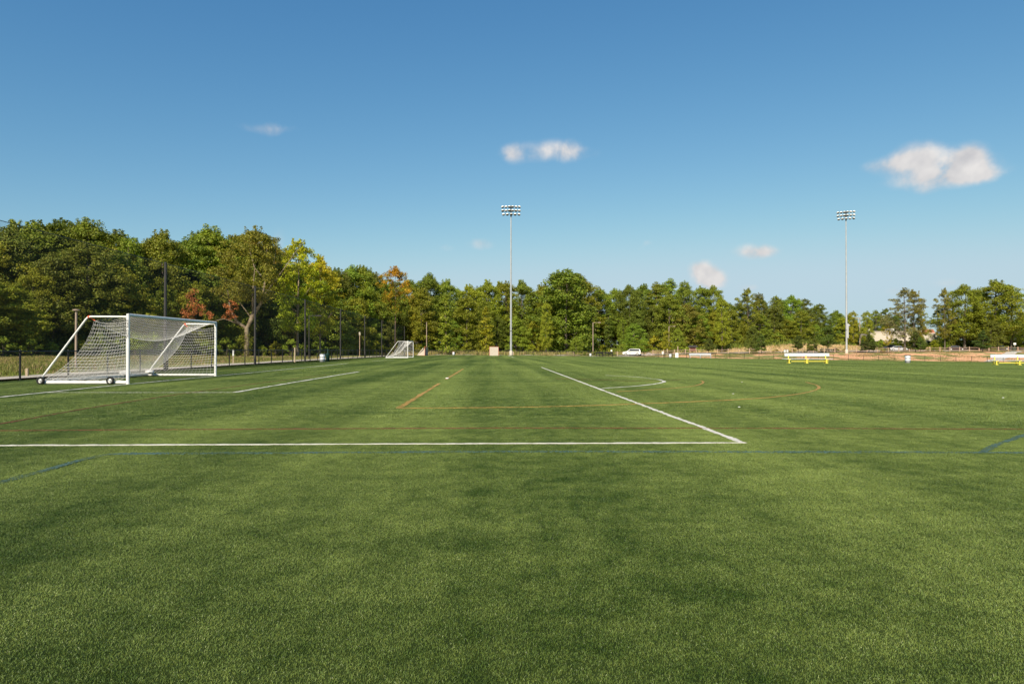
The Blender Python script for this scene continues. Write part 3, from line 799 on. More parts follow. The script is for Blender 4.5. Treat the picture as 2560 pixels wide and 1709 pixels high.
def thin_lamp(px, d, ytop, arm, label, m=M_darkpole):
    p = Dp(px, d); h = topz(ytop, d)-p.z; root = empty('street_lamp', p, -math.atan((px-1280)/F)-YAW, label=label, cat='street lamp', group='thin street lamps')
    r = max(.055, d*.00055)
    MB().tube([(0, 0, -.1), (0, 0, h)], [r*1.15, r], 10).build('pole', m, root)
    if arm == 0: MB().lathe([(0, h+.08), (.16, h+.06), (.19, h), (.04, h-.02)], n=12).build('lamp_head', m, root)
    else:
        mb = MB(); mb.tube([(0, 0, h-.05), (arm*.6, 0, h+.0)], .05, 6); mb.build('arm', m, root)
        MB().box((arm*.95, 0, h), (.75, .35, .16)).build('lamp_head', m, root)
M_tanpole = mat('bronze_lamp_pole', (.40, .30, .23), .5, noise=.2, nscale=1)
thin_lamp(190, 37.5, 776, 0, 'slim brown lamp post standing behind the near goal', M_tanpole)
thin_lamp(772.5, 87, 788.5, 1.2, 'dark lamp post with a short arm, left of the yellow tree trunk', M_darkpole)
thin_lamp(1066.5, 152, 806, 0, 'slim lamp post rising beside the drooping lacrosse net', M_tanpole)
thin_lamp(1482.5, 168, 806, 1.6, 'slim lamp post with an arm, left of the white car', M_tanpole)
thin_lamp(1672.5, 205, 815.5, 1.6, 'shorter slim lamp post just left of a utility pole', M_tanpole)
def utility(px, d, ytop, arm, label):
    p = Dp(px, d); h = topz(ytop, d)-p.z; root = empty('utility_pole', p, -math.atan((px-1280)/F)-YAW, label=label, cat='utility pole', group='wooden utility poles')
    MB().tube([(0, 0, -.2), (0, 0, h)], [.19, .13], 10).build('pole', M_woodpole, root)
    if arm:
        MB().box((0, -.18, h-.15), (arm, .12, .16)).build('crossarm', M_woodpole, root)
        for x in (-arm*.45, arm*.45, 0): MB().lathe([(.05, h-.07), (.07, h+.02), (.04, h+.12), (0, h+.14)], (x, -.18, 0), 8).build('insulator', M_galv, root)
utility(1682, 214, 794, .0, 'bare utility pole near the small kiosk')
utility(1813.7, 216, 797.5, 2.1, 'utility pole with a crossarm in front of the yellow-green trees')
utility(2150, 222, 794, 2.5, 'utility pole with a crossarm right of the floodlight pole')
utility(2387, 215, 808, 0, 'bare utility pole below the big trees at the right')
utility(2436, 216, 790, 2.4, 'utility pole with a crossarm among the big trees at the right')

# ------------------------------------------------------------------ trees
def tube_trunk(mb, pts, rs, n=8): mb.tube(pts, rs, n, False)
def leaves(g, c, rad, n, size, flat=.62, up=.35, bright=(.75, 1.25), hue=0):
    """n leaf sprays round the centre c, most of them near the cluster's surface"""
    n = int(n*1.3); size = size*.86
    d = g.normal(size=(n, 3)); d /= np.linalg.norm(d, axis=1)[:, None]
    r = g.random(n)**.45*rad
    p = c+d*r[:, None]*np.array([1, 1, flat])
    nrm = d*.8+g.normal(size=(n, 3))*.55+np.array([0, 0, up]); nrm /= np.linalg.norm(nrm, axis=1)[:, None]
    t = np.cross(nrm, g.normal(size=(n, 3))); t /= np.linalg.norm(t, axis=1)[:, None]+1e-9
    b = np.cross(nrm, t); s = size*g.uniform(.6, 1.35, n)
    t *= s[:, None]; b *= (s*.62)[:, None]
    q = np.stack([p-t*.5, p+b*.5+t*.05, p+t*.5, p-b*.5+t*.05], 1)
    br = g.uniform(*bright, n); cb = g.uniform(.80, 1.2)
    tn = np.stack([br*cb*g.uniform(.9, 1.15, n), br*cb, br*cb*g.uniform(.8, 1.2, n)], -1)
    return q, tn
PROTO = {}
def make_tree(key, seed, Ht, cb, R0, prof, ncl, crad, nleaf, size, trunk_r=.22, bark=None, flat=.62, inner=.35, limbs=10, lean=0, tintfn=None, up=.35, low=0, trunkpts=None, extra=None):
    g = np.random.default_rng(seed); rd = random.Random(seed)
    Q, T = [], []; cents = []
    for i in range(ncl):
        t = g.random()
        if i < 6: t = .97-.02*i
        rr = R0*prof(t); a = g.uniform(0, 2*np.pi)
        r = rr*(g.uniform(inner, 1.0)**.7)
        zz = Ht*(cb+(1-cb)*t)-crad*flat*.5*(t > .9)
        wob = 1+.28*math.sin(a*3+seed)+.18*math.sin(a*2+zz*.8)
        c = np.array([r*math.cos(a)*wob+lean*zz, r*math.sin(a)*wob, zz])
        cr = crad*g.uniform(.65, 1.25)*(1-.35*t)
        q, tn = leaves(g, c, cr, int(nleaf*g.uniform(.7, 1.25)*(cr/crad)**1.6), size, flat, up)
        if tintfn: tn = tn*tintfn(q.mean(1), g)
        Q.append(q); T.append(tn); cents.append(c)
    for i in range(5):
        a = g.uniform(0, 2*np.pi); rr = R0*g.uniform(.0, .75)*prof(.9); zt_ = Ht*(cb+(1-cb)*(1.0-.35*(rr/R0)**2))
        for j in range(3):
            c = np.array([rr*math.cos(a)+lean*zt_+g.normal(0, .12), rr*math.sin(a)+g.normal(0, .12), zt_+(j-1.2)*crad*.42])
            q, tn = leaves(g, c, crad*(.42-.10*j), int(nleaf*.16), size*.9, 1.3, up)
            if tintfn: tn = tn*tintfn(q.mean(1), g)
            Q.append(q); T.append(tn)
    if extra:
        for (c, cr, n, tc_) in extra:
            q, tn = leaves(g, np.array(c), cr, n, size*.8, .8, .2)
            if tc_ is not None: tn = tn*np.array(tc_)
            Q.append(q); T.append(tn)
    crown = fast_mesh('crown', np.concatenate(Q), 4, M_leaf, np.concatenate(T))
    mb = MB()
    if trunkpts is None:
        top = Ht*.93; pts = []; rs = []
        for i in range(8):
            t = i/7; pts.append((lean*t*top+.18*math.sin(t*5+seed)*t, .18*math.cos(t*4+seed*2)*t, t*top-.3*(i == 0))); rs.append(trunk_r*(1.25 if i == 0 else 1)*(1-t*.82))
        tube_trunk(mb, pts, rs)
        for i in range(limbs):
            c = cents[rd.randrange(len(cents))]; z0 = max(Ht*cb*.8, c[2]-rd.uniform(1.5, 4)); z0 = min(z0, top*.95); t0 = z0/top
            a = Vector((lean*z0, 0, z0)); b = Vector(c); m = a.lerp(b, .5)+Vector((0, 0, -.3)); r0 = trunk_r*(1-t0*.8)*.5
            tube_trunk(mb, [a, m, b], [r0, r0*.6, r0*.25], 5)
    else:
        for (pts, rs) in trunkpts: tube_trunk(mb, pts, rs)
    PROTO[key] = (mb.mesh('trunk', bark or M_bark), crown, Ht)
ov = lambda t: max(.12, math.sin(min(1, (t*.92+.10))*math.pi)**.55)
egg = lambda t: max(.10, (1-t)**.30*min(1, .55+t*2.2))
cone = lambda t: max(.05, (1-t)**.8)
col_ = lambda t: max(.10, (1-t*.95)**.5)
umb = lambda t: max(.2, math.sin((t*.75+.22)*math.pi)**.8)
make_tree('oak', 1, 20, .20, 4.8, ov, 260, 1.2, 120, .33, .26, flat=.82)
make_tree('oak2', 2, 20, .14, 4.7, ov, 260, 1.2, 120, .32, .24, flat=.85)
make_tree('poplar', 3, 20, .15, 3.5, egg, 210, .95, 100, .31, .22, flat=.85)
make_tree('poplar2', 4, 20, .10, 3.7, egg, 220, 1.0, 100, .30, .20, flat=.9)
make_tree('pine', 5, 20, .38, 4.0, umb, 130, 1.25, 150, .29, .21, M_barkpine, flat=.36, inner=.2, up=.7)
make_tree('pine2', 6, 20, .24, 4.4, umb, 170, 1.25, 140, .29, .22, M_barkpine, flat=.34, inner=.2, up=.7)
make_tree('skirt', 7, 14, .0, 4.0, ov, 230, 1.1, 110, .31, .18, flat=.6)
make_tree('skirt2', 8, 14, .0, 3.7, egg, 220, 1.0, 105, .30, .16, flat=.75)
make_tree('airy', 9, 17, .22, 3.8, ov, 110, .9, 90, .29, .20, flat=.6, limbs=26)
make_tree('ivy', 10, 13, .03, 1.25, col_, 70, .75, 90, .33, .16, M_barkpale, flat=.8, inner=.05)
make_tree('shrub', 12, 3, .0, 1.55, ov, 26, .6, 130, .24, .05, flat=.8)
make_tree('shrub2', 13, 2.2, .0, 1.9, ov, 30, .55, 110, .22, .05, flat=.7)
make_tree('lotcone', 14, 5.6, .20, 1.75, lambda t: max(.07, (1-t)**.75*min(1, .6+t*4)), 85, .48, 110, .20, .07, flat=.55)
make_tree('lotround', 15, 5.2, .28, 1.75, ov, 70, .5, 110, .19, .07, flat=.8, inner=.1)
def tint_maple(p, g):
    n = len(p); k = np.clip((p[:, 2]-9)/10+g.normal(0, .22, n), 0, 1)[:, None]
    return np.array([.95, 1.0, .9])*(1-k)+np.array([1.45, 1.2, .8])*k
make_tree('maple', 16, 20, .24, 4.3, ov, 190, 1.0, 100, .32, .26, M_barkpale, flat=.7, tintfn=tint_maple, limbs=12)
def tint_orange(p, g):
    n = len(p); k = np.clip((p[:, 2]-12)/6+g.normal(0, .35, n)+.45*np.sin(p[:, 0]*1.3+p[:, 2]*.8), 0, 1)[:, None]
    return np.array([.80, 1.0, .8])*(1-k)+np.array([2.3, 1.22, .75])*k
make_tree('orange', 17, 20, .46, 4.3, ov, 150, 1.0, 95, .32, .20, M_barkpine, flat=.7, tintfn=tint_orange, limbs=14)
# sycamore: short bole, wide fork of pale limbs, brown dead sprays low on the left
syc = [([(0, 0, -.3), (.1, 0, 2.2), (.0, .1, 4.6)], [.60, .50, .46]),
       ([(0, .1, 4.5), (1.0, 0, 6.4), (2.2, .2, 8.6), (3.0, 0, 12.5), (3.1, 0, 17)], [.40, .36, .32, .22, .08]),
       ([(0, .1, 4.5), (-1.5, 0, 5.6), (-2.6, .1, 7.6), (-2.9, 0, 10.5)], [.34, .28, .20, .10]),
       ([(.2, .1, 5.0), (.9, .3, 7.2), (.8, .4, 10), (1.2, .3, 14.5)], [.30, .25, .20, .08]),
       ([(2.6, 0, 9.6), (4.4, -.4, 11.8), (6.4, -.6, 14.4), (8.9, -.8, 18.0)], [.16, .13, .10, .04]),
       ([(-.6, .1, 5.0), (-3.2, -.6, 6.0), (-6.6, -1, 5.2), (-8.6, -1, 6.6)], [.12, .09, .06, .03]),
       ([(.5, .2, 6.4), (-.8, -.4, 8.4), (-2.2, -.6, 10.2)], [.14, .10, .05]),
       ([(2.9, 0, 12), (1.2, 0, 14), (.4, 0, 17)], [.16, .10, .04]), ([(2.9, 0, 12), (4.2, 0, 14.6), (4.6, 0, 17.6)], [.15, .10, .04])]
syc = [(a_, [q_*.74 for q_ in b_]) for a_, b_ in syc]
make_tree('sycamore', 18, 20, .46, 6.2, ov, 260, 1.05, 90, .32, bark=M_barkpale, flat=.7, trunkpts=syc, lean=.06, extra=[((.1, -.3, z_), 1.0, 90, (.8, .9, .9)) for z_ in (.6, 1.6, 2.6, 3.4)])
brown = (4.6, .70, .5)
def dead_spray():
    g = np.random.default_rng(77); Q = []; T = []
    for (c, cr, n) in (((-7.6, -1.4, 8.4), 1.5, 230), ((-8.4, -1.4, 6.9), 1.2, 150), ((-6.2, -1.3, 7.6), 1.0, 110), ((-5.2, -1.2, 6.4), .9, 80), ((-2.0, -1.6, 6.6), 1.0, 120), ((-1.2, -1.6, 8.2), .8, 80), ((-2.6, -1.6, 7.6), .9, 80)):
        for _ in range(7):
            cc = np.array(c)+g.normal(0, cr*.45, 3); q, tn = leaves(g, cc, cr*.5, n//4, .24, .8, .1); Q.append(q); T.append(tn)
    return fast_mesh('dead_leaves', np.concatenate(Q), 4, M_leaf, np.concatenate(T))
def make_bush_low():
    pass

# palettes: real-world leaf colours
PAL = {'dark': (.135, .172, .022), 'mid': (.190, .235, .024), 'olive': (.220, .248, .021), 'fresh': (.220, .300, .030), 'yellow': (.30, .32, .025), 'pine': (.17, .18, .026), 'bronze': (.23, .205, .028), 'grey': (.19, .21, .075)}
WORD = {'dark': 'dark green', 'mid': 'mid green', 'olive': 'olive green', 'fresh': 'fresh green', 'yellow': 'yellow-green', 'pine': 'dull green', 'bronze': 'bronze-tinged', 'grey': 'grey-green'}
NAMES = {'oak': ('oak_tree', 'round-crowned tree'), 'oak2': ('oak_tree', 'broad tree'), 'poplar': ('poplar_tree', 'slender tree'), 'poplar2': ('poplar_tree', 'upright leafy tree'), 'pine': ('pine_tree', 'pine with a bare trunk'), 'pine2': ('pine_tree', 'layered pine'),
         'skirt': ('broadleaf_tree', 'low-branched edge tree'), 'skirt2': ('broadleaf_tree', 'bushy edge tree'), 'airy': ('broadleaf_tree', 'thin open tree'), 'ivy': ('ivy_clad_tree', 'narrow vine-clad tree'), 'shrub': ('shrub', 'shrub'), 'shrub2': ('shrub', 'low spreading shrub')}
PLANTED = []
def plant(key, x, y, h, pal, wide=1.0, rz=None, name=None, label=None, group=None, cat='tree', jit=.14):
    tm, cm, Ht = PROTO[key]; s = h/Ht; z = Hs(x, y)
    root = bpy.data.objects.new(name or NAMES[key][0], None); col.objects.link(root); root.empty_display_size = .5
    root.location = (x, y, z-.05); root.rotation_euler = (0, 0, random.uniform(0, 6.28) if rz is None else rz); root.scale = (s*wide, s*wide, s)
    t = bpy.data.objects.new('trunk', tm); col.objects.link(t); t.parent = root
    c = bpy.data.objects.new('crown', cm); col.objects.link(c); c.parent = root
    base = PAL[pal] if isinstance(pal, str) else pal
    k = random.uniform(1-jit, 1+jit); kr = random.uniform(.9, 1.15)
    c.color = (base[0]*k*kr, base[1]*k, base[2]*k, 1)
    root['category'] = cat
    if group: root['group'] = group
    if label: root['label'] = label
    else:
        d = y*math.cos(YAW)+x*math.sin(YAW); px = 1280+F*(x*math.cos(YAW)-y*math.sin(YAW))/d
        PLANTED.append((root, px, d, key, pal, h, group))
    return root
SKY_ = np.array([(-260,560),(-120,555),(0,557),(30,546),(60,545),(100,548),(130,537),(165,540),(200,542),(225,548),(245,575),(290,570),(330,574),(352,616),(385,590),(410,572),(440,600),(470,585),(500,572),(530,568),(560,585),(580,592),(620,578),(655,588),(680,600),(700,655),(790,650),(825,662),(870,660),(915,660),(940,668),(955,692),(1030,692),(1075,684),(1110,690),(1140,712),(1175,704),(1200,706),(1230,690),(1260,698),(1290,700),(1318,704),(1340,716),(1375,700),(1400,680),(1435,676),(1460,695),(1490,714),(1530,716),(1560,712),(1590,708),(1620,712),(1645,700),(1690,694),(1720,705),(1760,712),(1785,708),(1803,724),(1815,760),(1845,752),(1878,724),(1905,735),(1930,735),(1975,734),(2020,740),(2045,754),(2075,764),(2100,775),(2125,785),(2150,796),(2185,784),(2210,775),(2240,788),(2262,800)], float)
def skyline(px): return float(np.interp(px, SKY_[:, 0], SKY_[:, 1]))
EDGE = ([-300, 0, 500, 800, 970, 1280, 1600, 1900, 2130, 2600], [66, 82, 112, 142, 166, 198, 214, 224, 232, 222])
def edge_d(px): return float(np.interp(px, *EDGE))
rd = random.Random(5)
# walk along the wood's edge
def walk(off, step, p0=-230, p1=2262):
    out = []; px = p0
    while px < p1:
        d = edge_d(px)+off; out.append((px, d)); px += step*F/d/ max(1.0, 1.0+.9*(px < 1000)*1.0) * rd.uniform(.8, 1.2)
    return out
SPECIAL = [(615, 60), (742, 42), (990, 44)]
def near_special(px): return any(abs(px-a) < w_ for a, w_ in SPECIAL)
PALW = lambda px: (['dark']*3+['mid']*4+['olive']*4+['fresh']) if px < 380 else ((['olive']*4+['mid']*4+['dark']*3+['bronze']) if px < 700 else (['mid']*4+['olive']*4+['fresh']*3+['yellow']*1+['dark']*3+['pine']))
G0 = 'trees along the edge of the wood'
for (px, d) in walk(8, 5.2):                                       # crest trees that draw the skyline
    sk = skyline(px)
    key = rd.choice(['oak', 'oak2', 'poplar', 'poplar2', 'pine2', 'oak', 'oak2', 'poplar2'])
    dd = d+rd.uniform(-3, 4); p = Dp(px, dd); h = topz(sk, dd)-p.z
    if h < 4: continue
    plant(key, p.x, p.y, h*rd.uniform(.92, 1.0), rd.choice(PALW(px)), rd.uniform(1.05, 1.35), group=G0)
for (px, d) in walk(0, 4.6, -230, 2128):                                       # the lower front row
    if any(abs(px-a) < 26 for a, w_ in SPECIAL): continue
    sk = skyline(px); key = rd.choice(['skirt', 'skirt2', 'skirt', 'poplar2', 'ivy', 'oak2', 'skirt2'])
    if px < 420: key = rd.choice(['skirt', 'skirt2', 'oak2', 'oak'])
    dd = d+rd.uniform(-2.5, 2.5); p = Dp(px, dd); h = (topz(sk, dd)-p.z)*rd.uniform(.45, .84)
    if key == 'ivy': h *= .9
    pal = rd.choice(PALW(px)+(['fresh', 'yellow'] if px > 1000 else ['mid']))
    plant(key, p.x, p.y, h, pal, rd.uniform(1.0, 1.4)*(1.25 if h < 9 else 1), group=G0)
for (px, d) in walk(17, 6.6):                                      # behind
    sk = skyline(px)+12; dd = d+rd.uniform(-2, 3); p = Dp(px, dd); h = topz(sk, dd)-p.z
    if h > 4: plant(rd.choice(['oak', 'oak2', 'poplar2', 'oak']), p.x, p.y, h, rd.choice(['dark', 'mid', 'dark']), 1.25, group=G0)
for (px, d) in walk(24, 8.5):                                      # a last dense row that closes the wood below the crowns
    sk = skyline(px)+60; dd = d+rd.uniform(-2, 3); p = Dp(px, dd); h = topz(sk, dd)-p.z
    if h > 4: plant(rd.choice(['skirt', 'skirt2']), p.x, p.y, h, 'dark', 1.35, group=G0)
# named trees
def at_tree(key, px, d, ytop, pal, label, wide=1., rz=None, name=None, dx=0):
    p = Dp(px, d); return plant(key, p.x, p.y, topz(ytop, d)-p.z, pal, wide, rz, name or NAMES.get(key, (key+'_tree',))[0], label, group=None, jit=.02)
st_ = at_tree('sycamore', 616, 108, 572, (.19, .195, .022), 'tall sycamore with a pale forked trunk and patches of dead brown leaves', 1.0, 0, 'sycamore_tree')
dl = bpy.data.objects.new('dead_leaves', dead_spray()); col.objects.link(dl); dl.parent = st_; dl.color = (.46, .17, .06, 1); dl['label'] = 'clumps of dead brown leaves'
mt = at_tree('maple', 744, 122, 600, (.30, .37, .020), 'bright yellow-green maple with a pale trunk behind the netting', 1.0, 1.0, 'maple_tree')
m2 = at_tree('maple', 800, 130, 640, (.34, .34, .020), 'smaller yellow maple at the right shoulder of the bright maple', .8, 2.2, 'maple_tree')
at_tree('orange', 988, 152, 668, (.19, .21, .020), 'orange and gold autumn tree with two thin bare trunks', .92, .5, 'maple_tree')
at_tree('skirt2', 1415, 196, 678, 'mid', 'tallest round dark tree in the middle of the wood', 1.6)
at_tree('ivy', 1115, 158, 740, 'fresh', 'dead trunk wrapped in green vines right of the orange tree', 1.5)
at_tree('poplar', 1805, 210, 745, 'yellow', 'narrow golden-green tree behind the crossarm pole', .9)
at_tree('poplar', 1365, 186, 755, 'yellow', 'slim yellow-green tree standing forward of the wood, in the middle', .8)
at_tree('ivy', 1215, 172, 770, 'yellow', 'yellowing vine-clad tree left of the left floodlight pole', 1.7)
at_tree('poplar', 1666, 196, 826, 'yellow', 'small yellow-green tree beside the slim lamp post', 1.3)
at_tree('skirt', 1695, 200, 820, 'fresh', 'small round fresh green tree near the kiosk', 1.0)
at_tree('skirt', 1585, 196, 808, 'fresh', 'leafy light green tree directly behind the white car', 1.4)
at_tree('skirt', 1440, 182, 842, 'fresh', 'low light green tree left of the armed lamp post', 1.3)
at_tree('airy', 1870, 222, 722, 'mid', 'open-crowned tree standing up at the right end of the wood', 1.1)
# right-hand groups of trees
at_tree('airy', 2262, 205, 722, 'grey', 'open leaning tree left of the gap of sky, above the pale building', 1.35, 2.4)
at_tree('airy', 2285, 207, 726, 'bronze', 'bronze-topped thin tree beside the open leaning tree', 1.0, 1.0)
at_tree('oak2', 2296, 212, 768, 'olive', 'small olive tree below the bronze-topped tree', .9)
at_tree('airy', 2345, 214, 774, 'dark', 'dark low tree between the two right-hand groups', 1.1)
at_tree('airy', 2362, 206, 722, 'bronze', 'thin tree with bare twiggy top at the left of the big right group', .75)
at_tree('poplar2', 2372, 208, 750, 'mid', 'dense upright tree under the twiggy top', 1.1)
at_tree('oak', 2412, 206, 714, 'olive', 'olive broad tree in the left half of the big right group', 1.4)
at_tree('oak2', 2455, 212, 730, 'mid', 'mid green tree behind the right-hand crossarm pole', 1.5)
at_tree('oak', 2490, 204, 703, 'olive', 'tallest tree of the big right group', 1.6)
at_tree('oak2', 2528, 206, 722, 'fresh', 'sunlit tree at the right shoulder of the big right group', 1.35)
at_tree('skirt', 2560, 214, 790, 'mid', 'dark tree cut by the right edge of the view', 1.6)
at_tree('skirt', 2600, 214, 770, 'mid', 'tree just beyond the right edge of the view', 1.6)
at_tree('skirt', 2478, 200, 800, 'dark', 'dark bushy tree at the foot of the tallest right-hand tree', 1.3)
at_tree('poplar', 2133, 226, 778, 'yellow', 'small golden tree just right of the right floodlight pole', 1.1)
at_tree('poplar', 2168, 219, 778, 'yellow', 'bright yellow tree above the left end of the pale building', 1.1)
at_tree('airy', 2190, 236, 776, 'mid', 'thin pine-like tree behind the pale building', 1.2)
at_tree('airy', 2215, 238, 772, 'dark', 'dark thin tree behind the middle of the pale building', 1.3)
at_tree('oak2', 2243, 240, 786, 'dark', 'small dark tree behind the right end of the pale building', 1.2)
at_tree('airy', 2218, 208, 808, (.42, .33, .03), 'small orange-yellow tree in front of the pale building', .8)
# underwood: shrubs along the foot of the wood
rd2 = random.Random(9)
for (px, d) in walk(-5, 5.4, -120, 1750)+walk(2, 3.0, 1750, 2150)+walk(-7, 3.4, 2150, 2600):
    p = Dp(px+rd2.uniform(-5, 5), d+rd2.uniform(-2, 1)); k = rd2.choice(['shrub', 'shrub2', 'shrub'])
    hh = rd2.uniform(1.6, 3.4) if px < 1500 else rd2.uniform(2.6, 5.4)
    if px > 1750: p = Dp(px, d+rd2.uniform(-4, 4))
    if 2150 < px < 2350: hh = rd2.uniform(1.6, 2.6)
    plant(k, p.x, p.y, hh, rd2.choice(['fresh', 'mid', 'olive', 'fresh', 'yellow' if px > 900 else 'mid']), 1.2, group='shrubs at the foot of the wood', cat='shrub')
for px in (2180, 2205, 2232, 2262, 2300, 2330, 2352, 2376, 2402, 2430, 2462, 2505, 2540):
    d = 211+rd2.uniform(-3, 3); p = Dp(px+rd2.uniform(-6, 6), d); top = rd2.uniform(824, 842)
    if px < 2345: top = rd2.uniform(846, 854)
    plant('skirt2' if px > 2290 else 'shrub', p.x, p.y, topz(top, d)-p.z, rd2.choice(['fresh', 'olive', 'yellow']), 2.0 if px > 2290 else 1.1, group='shrubs at the foot of the wood', cat='shrub')
# car park trees
LOT = [(1771.6, 176, 846, 'lotround', 'dark', 'dark round young tree just right of the kiosk', 1.0), (1903, 175, 835, 'lotcone', 'mid', 'leafy young tree on the bank left of the twin barrels', 1.12),
       (1883, 195, 815, 'skirt', 'fresh', 'fresh green bushy tree behind the young tree on the bank', .8), (1995.7, 182, 838.5, 'lotround', 'dark', 'ball-shaped young tree above the yellow bench', 1.08),
       (2024, 176, 846, 'lotcone', 'mid', 'left one of two young trees sharing a shadow right of the ball-shaped tree', .95), (2035, 178, 845, 'lotcone', 'mid', 'right one of two young trees sharing a shadow right of the ball-shaped tree', 1.1),
       (2069, 196, 817, 'lotround', 'mid', 'larger round young tree left of the right floodlight pole', 1.25), (2157, 180, 848, 'lotcone', 'dark', 'left tree of the clump on the mulch bed', .95),
       (2172.5, 178, 836, 'lotcone', 'dark', 'middle and tallest tree of the clump on the mulch bed', 1.15), (2183, 181, 846, 'lotcone', 'mid', 'right tree of the clump on the mulch bed', 1.0),
       (2288.6, 179, 829, 'lotcone', 'dark', 'conical dark young tree behind the barrel at the right', 1.2), (2301, 177, 842, 'lotcone', 'mid', 'shorter young tree right beside the conical one', 1.1), (2457, 174, 827, 'lotcone', 'dark', 'dark conical young tree left of the parked pickup', 1.15)]
for (px, d, yt, key, pal, lab, wd) in LOT:
    p = Dp(px, d); plant(key, p.x, p.y, (topz(yt, d)-p.z), (.085, .118, .020) if pal == 'dark' else (.11, .15, .022), wd*1.12, name='young_tree', label=lab, group='young trees on the car park bank')
M_mulch = mat('red_mulch', (.20, .085, .05), .95, noise=.3, nscale=4)
for (px, d, r) in ((2172, 178.5, 5.2), (2294, 177, 3.8), (2457, 172.5, 3.4), (2030, 176.5, 3.2), (1903, 174, 2.6)):
    p = Dp(px, d); mb = MB(); n = 28; vs = [(0, 0, 0)]; 
    for rr in (.5, 1):
        for k in range(n):
            th = 2*math.pi*k/n; q = r*rr*(1+.12*math.sin(3*th+px)); vs.append((q*math.cos(th), q*math.sin(th)*.8, 0))
    vs = [(a_, b_, Hs(p.x+a_, p.y+b_)+.10-p.z) for a_, b_, c_ in vs]
    fs = [(0, 1+k, 1+(k+1) % n) for k in range(n)]+[(1+k, 1+n+k, 1+n+(k+1) % n, 1+(k+1) % n) for k in range(n)]
    mb.add(vs, fs, True); o = mb.build('mulch_bed', M_mulch, None, kind='structure'); o.location = p
# low clipped shrubs behind the rail fence
hs = [(1940, 1), (1982, 1), (2010, 0), (2052, 1), (2068, 1), (2090, 0), (2112, 1), (2205, 1), (2218, 0), (2322, 1), (2335, 0), (2352, 1), (2570, 0)]
for i, (px, k) in enumerate(hs):
    d = 199+rd2.uniform(-1, 1); p = Dp(px, d); plant('shrub2', p.x, p.y, rd2.uniform(.8, 1.15), 'bronze' if k else 'dark', 1.3, group='low clipped shrubs behind the rail fence', cat='shrub', name='clipped_shrub')
for px, h in ((1510, 1.2), (1490, 1.1), (1462, 1.0), (1528, 1.0)):
    p = Dp(px, 162); plant('shrub2', p.x, p.y, h, 'mid', 1.5, group='low shrubs behind the far fence', cat='shrub')

# labels for the wood: counted from the left inside stretches marked by things one can find
ZONES = [(-999, 0, 'off the left edge'), (0, 190, 'left of the brown lamp'), (190, 440, 'behind the near goal'), (440, 665, 'beside the sycamore'), (665, 800, 'by the yellow maple'),
         (800, 940, 'left of the orange tree'), (940, 1080, 'round the orange tree'), (1080, 1277, 'left of the left floodlight'), (1277, 1400, 'right of the left floodlight'), (1400, 1482, 'left of the armed lamp'),
         (1482, 1600, 'behind the white car'), (1600, 1720, 'left of the kiosk'), (1720, 1814, 'behind the kiosk'), (1814, 1960, 'above the twin barrels'), (1960, 2117, 'left of the right floodlight'),
         (2117, 2290, 'by the pale building'), (2290, 2430, 'below the big right-hand trees'), (2430, 2999, 'at the rail fence end')]
ORD = ['first', 'second', 'third', 'fourth', 'fifth', 'sixth', 'seventh', 'eighth', 'ninth', 'tenth', 'eleventh', 'twelfth', 'thirteenth', 'fourteenth', 'fifteenth', 'sixteenth', 'seventeenth', 'eighteenth', 'nineteenth', 'twentieth']
for (z0, z1, where) in ZONES:
    for grp in (G0, 'shrubs at the foot of the wood', 'low clipped shrubs behind the rail fence', 'low shrubs behind the far fence'):
        cand = sorted([t for t in PLANTED if z0 <= t[1] < z1 and t[6] == grp], key=lambda t: t[1])
        byd = {}
        for t in cand:
            dep = t[2]-edge_d(t[1]) if grp == G0 else 0
            row = 'front' if dep < 4 else ('crest' if dep < 13 else ('rear' if dep < 20.5 else 'rearmost')); byd.setdefault((row, NAMES[t[3]][1], WORD[t[4]]), []).append(t)
        for (row, nm, wc), ts in byd.items():
            for i, t in enumerate(ts):
                o = t[0]; n = '' if len(ts) == 1 else ORD[i]+' '
                if grp == G0: o['label'] = f'{n}{wc} {nm} in the {row} row, {where}'
                elif grp.startswith('shrubs'): o['label'] = f'{n}{wc} {nm} at the wood foot {where}'
                elif grp.startswith('low clipped'): o['label'] = f'{n}{wc} clipped shrub behind the rail fence, {where}'
                else: o['label'] = f'{n}{wc} {nm} behind the far fence {where}'

# ------------------------------------------------------------------ tall grass and weeds (uncountable)
def grass_stuff(name, label, pts, hmin, hmax, cols_, wdt, seed, per=14, spread=.35):
    g = np.random.default_rng(seed); n = len(pts); P = np.repeat(np.array(pts), per, 0); m = len(P)
    P = P+np.concatenate([g.normal(0, spread, (m, 2)), np.zeros((m, 1))], 1); P[:, 2] = H(P[:, 0], P[:, 1])-.03
    cl = np.repeat(g.uniform(.55, 1.0, n), per)
    h = g.uniform(hmin, hmax, m)*cl; a = g.uniform(0, 2*np.pi, m); la = g.uniform(0, 2*np.pi, m); ln = h*g.uniform(.05, .5, m)
    d = np.stack([np.cos(a), np.sin(a), a*0], -1)*(wdt*g.uniform(.6, 1.4, m))[:, None]/2
    tip = P+np.stack([np.cos(la)*ln, np.sin(la)*ln, h], -1)
    midp = P+np.stack([np.cos(la)*ln*.3, np.sin(la)*ln*.3, h*.6], -1)
    q = np.stack([P-d, P+d, midp+d*.8, tip+d*.15, midp-d*.8], 1)
    ci = np.repeat(g.integers(0, len(cols_), n), per); base = np.array(cols_)[ci]*g.uniform(.75, 1.25, m)[:, None]
    me = fast_mesh(name, q, 5, M_leaf, base); o = bpy.data.objects.new(name, me); col.objects.link(o); o.color = (1, 1, 1, 1)
    tag(o, label, 'grass', kind='stuff'); return o
g = np.random.default_rng(3)
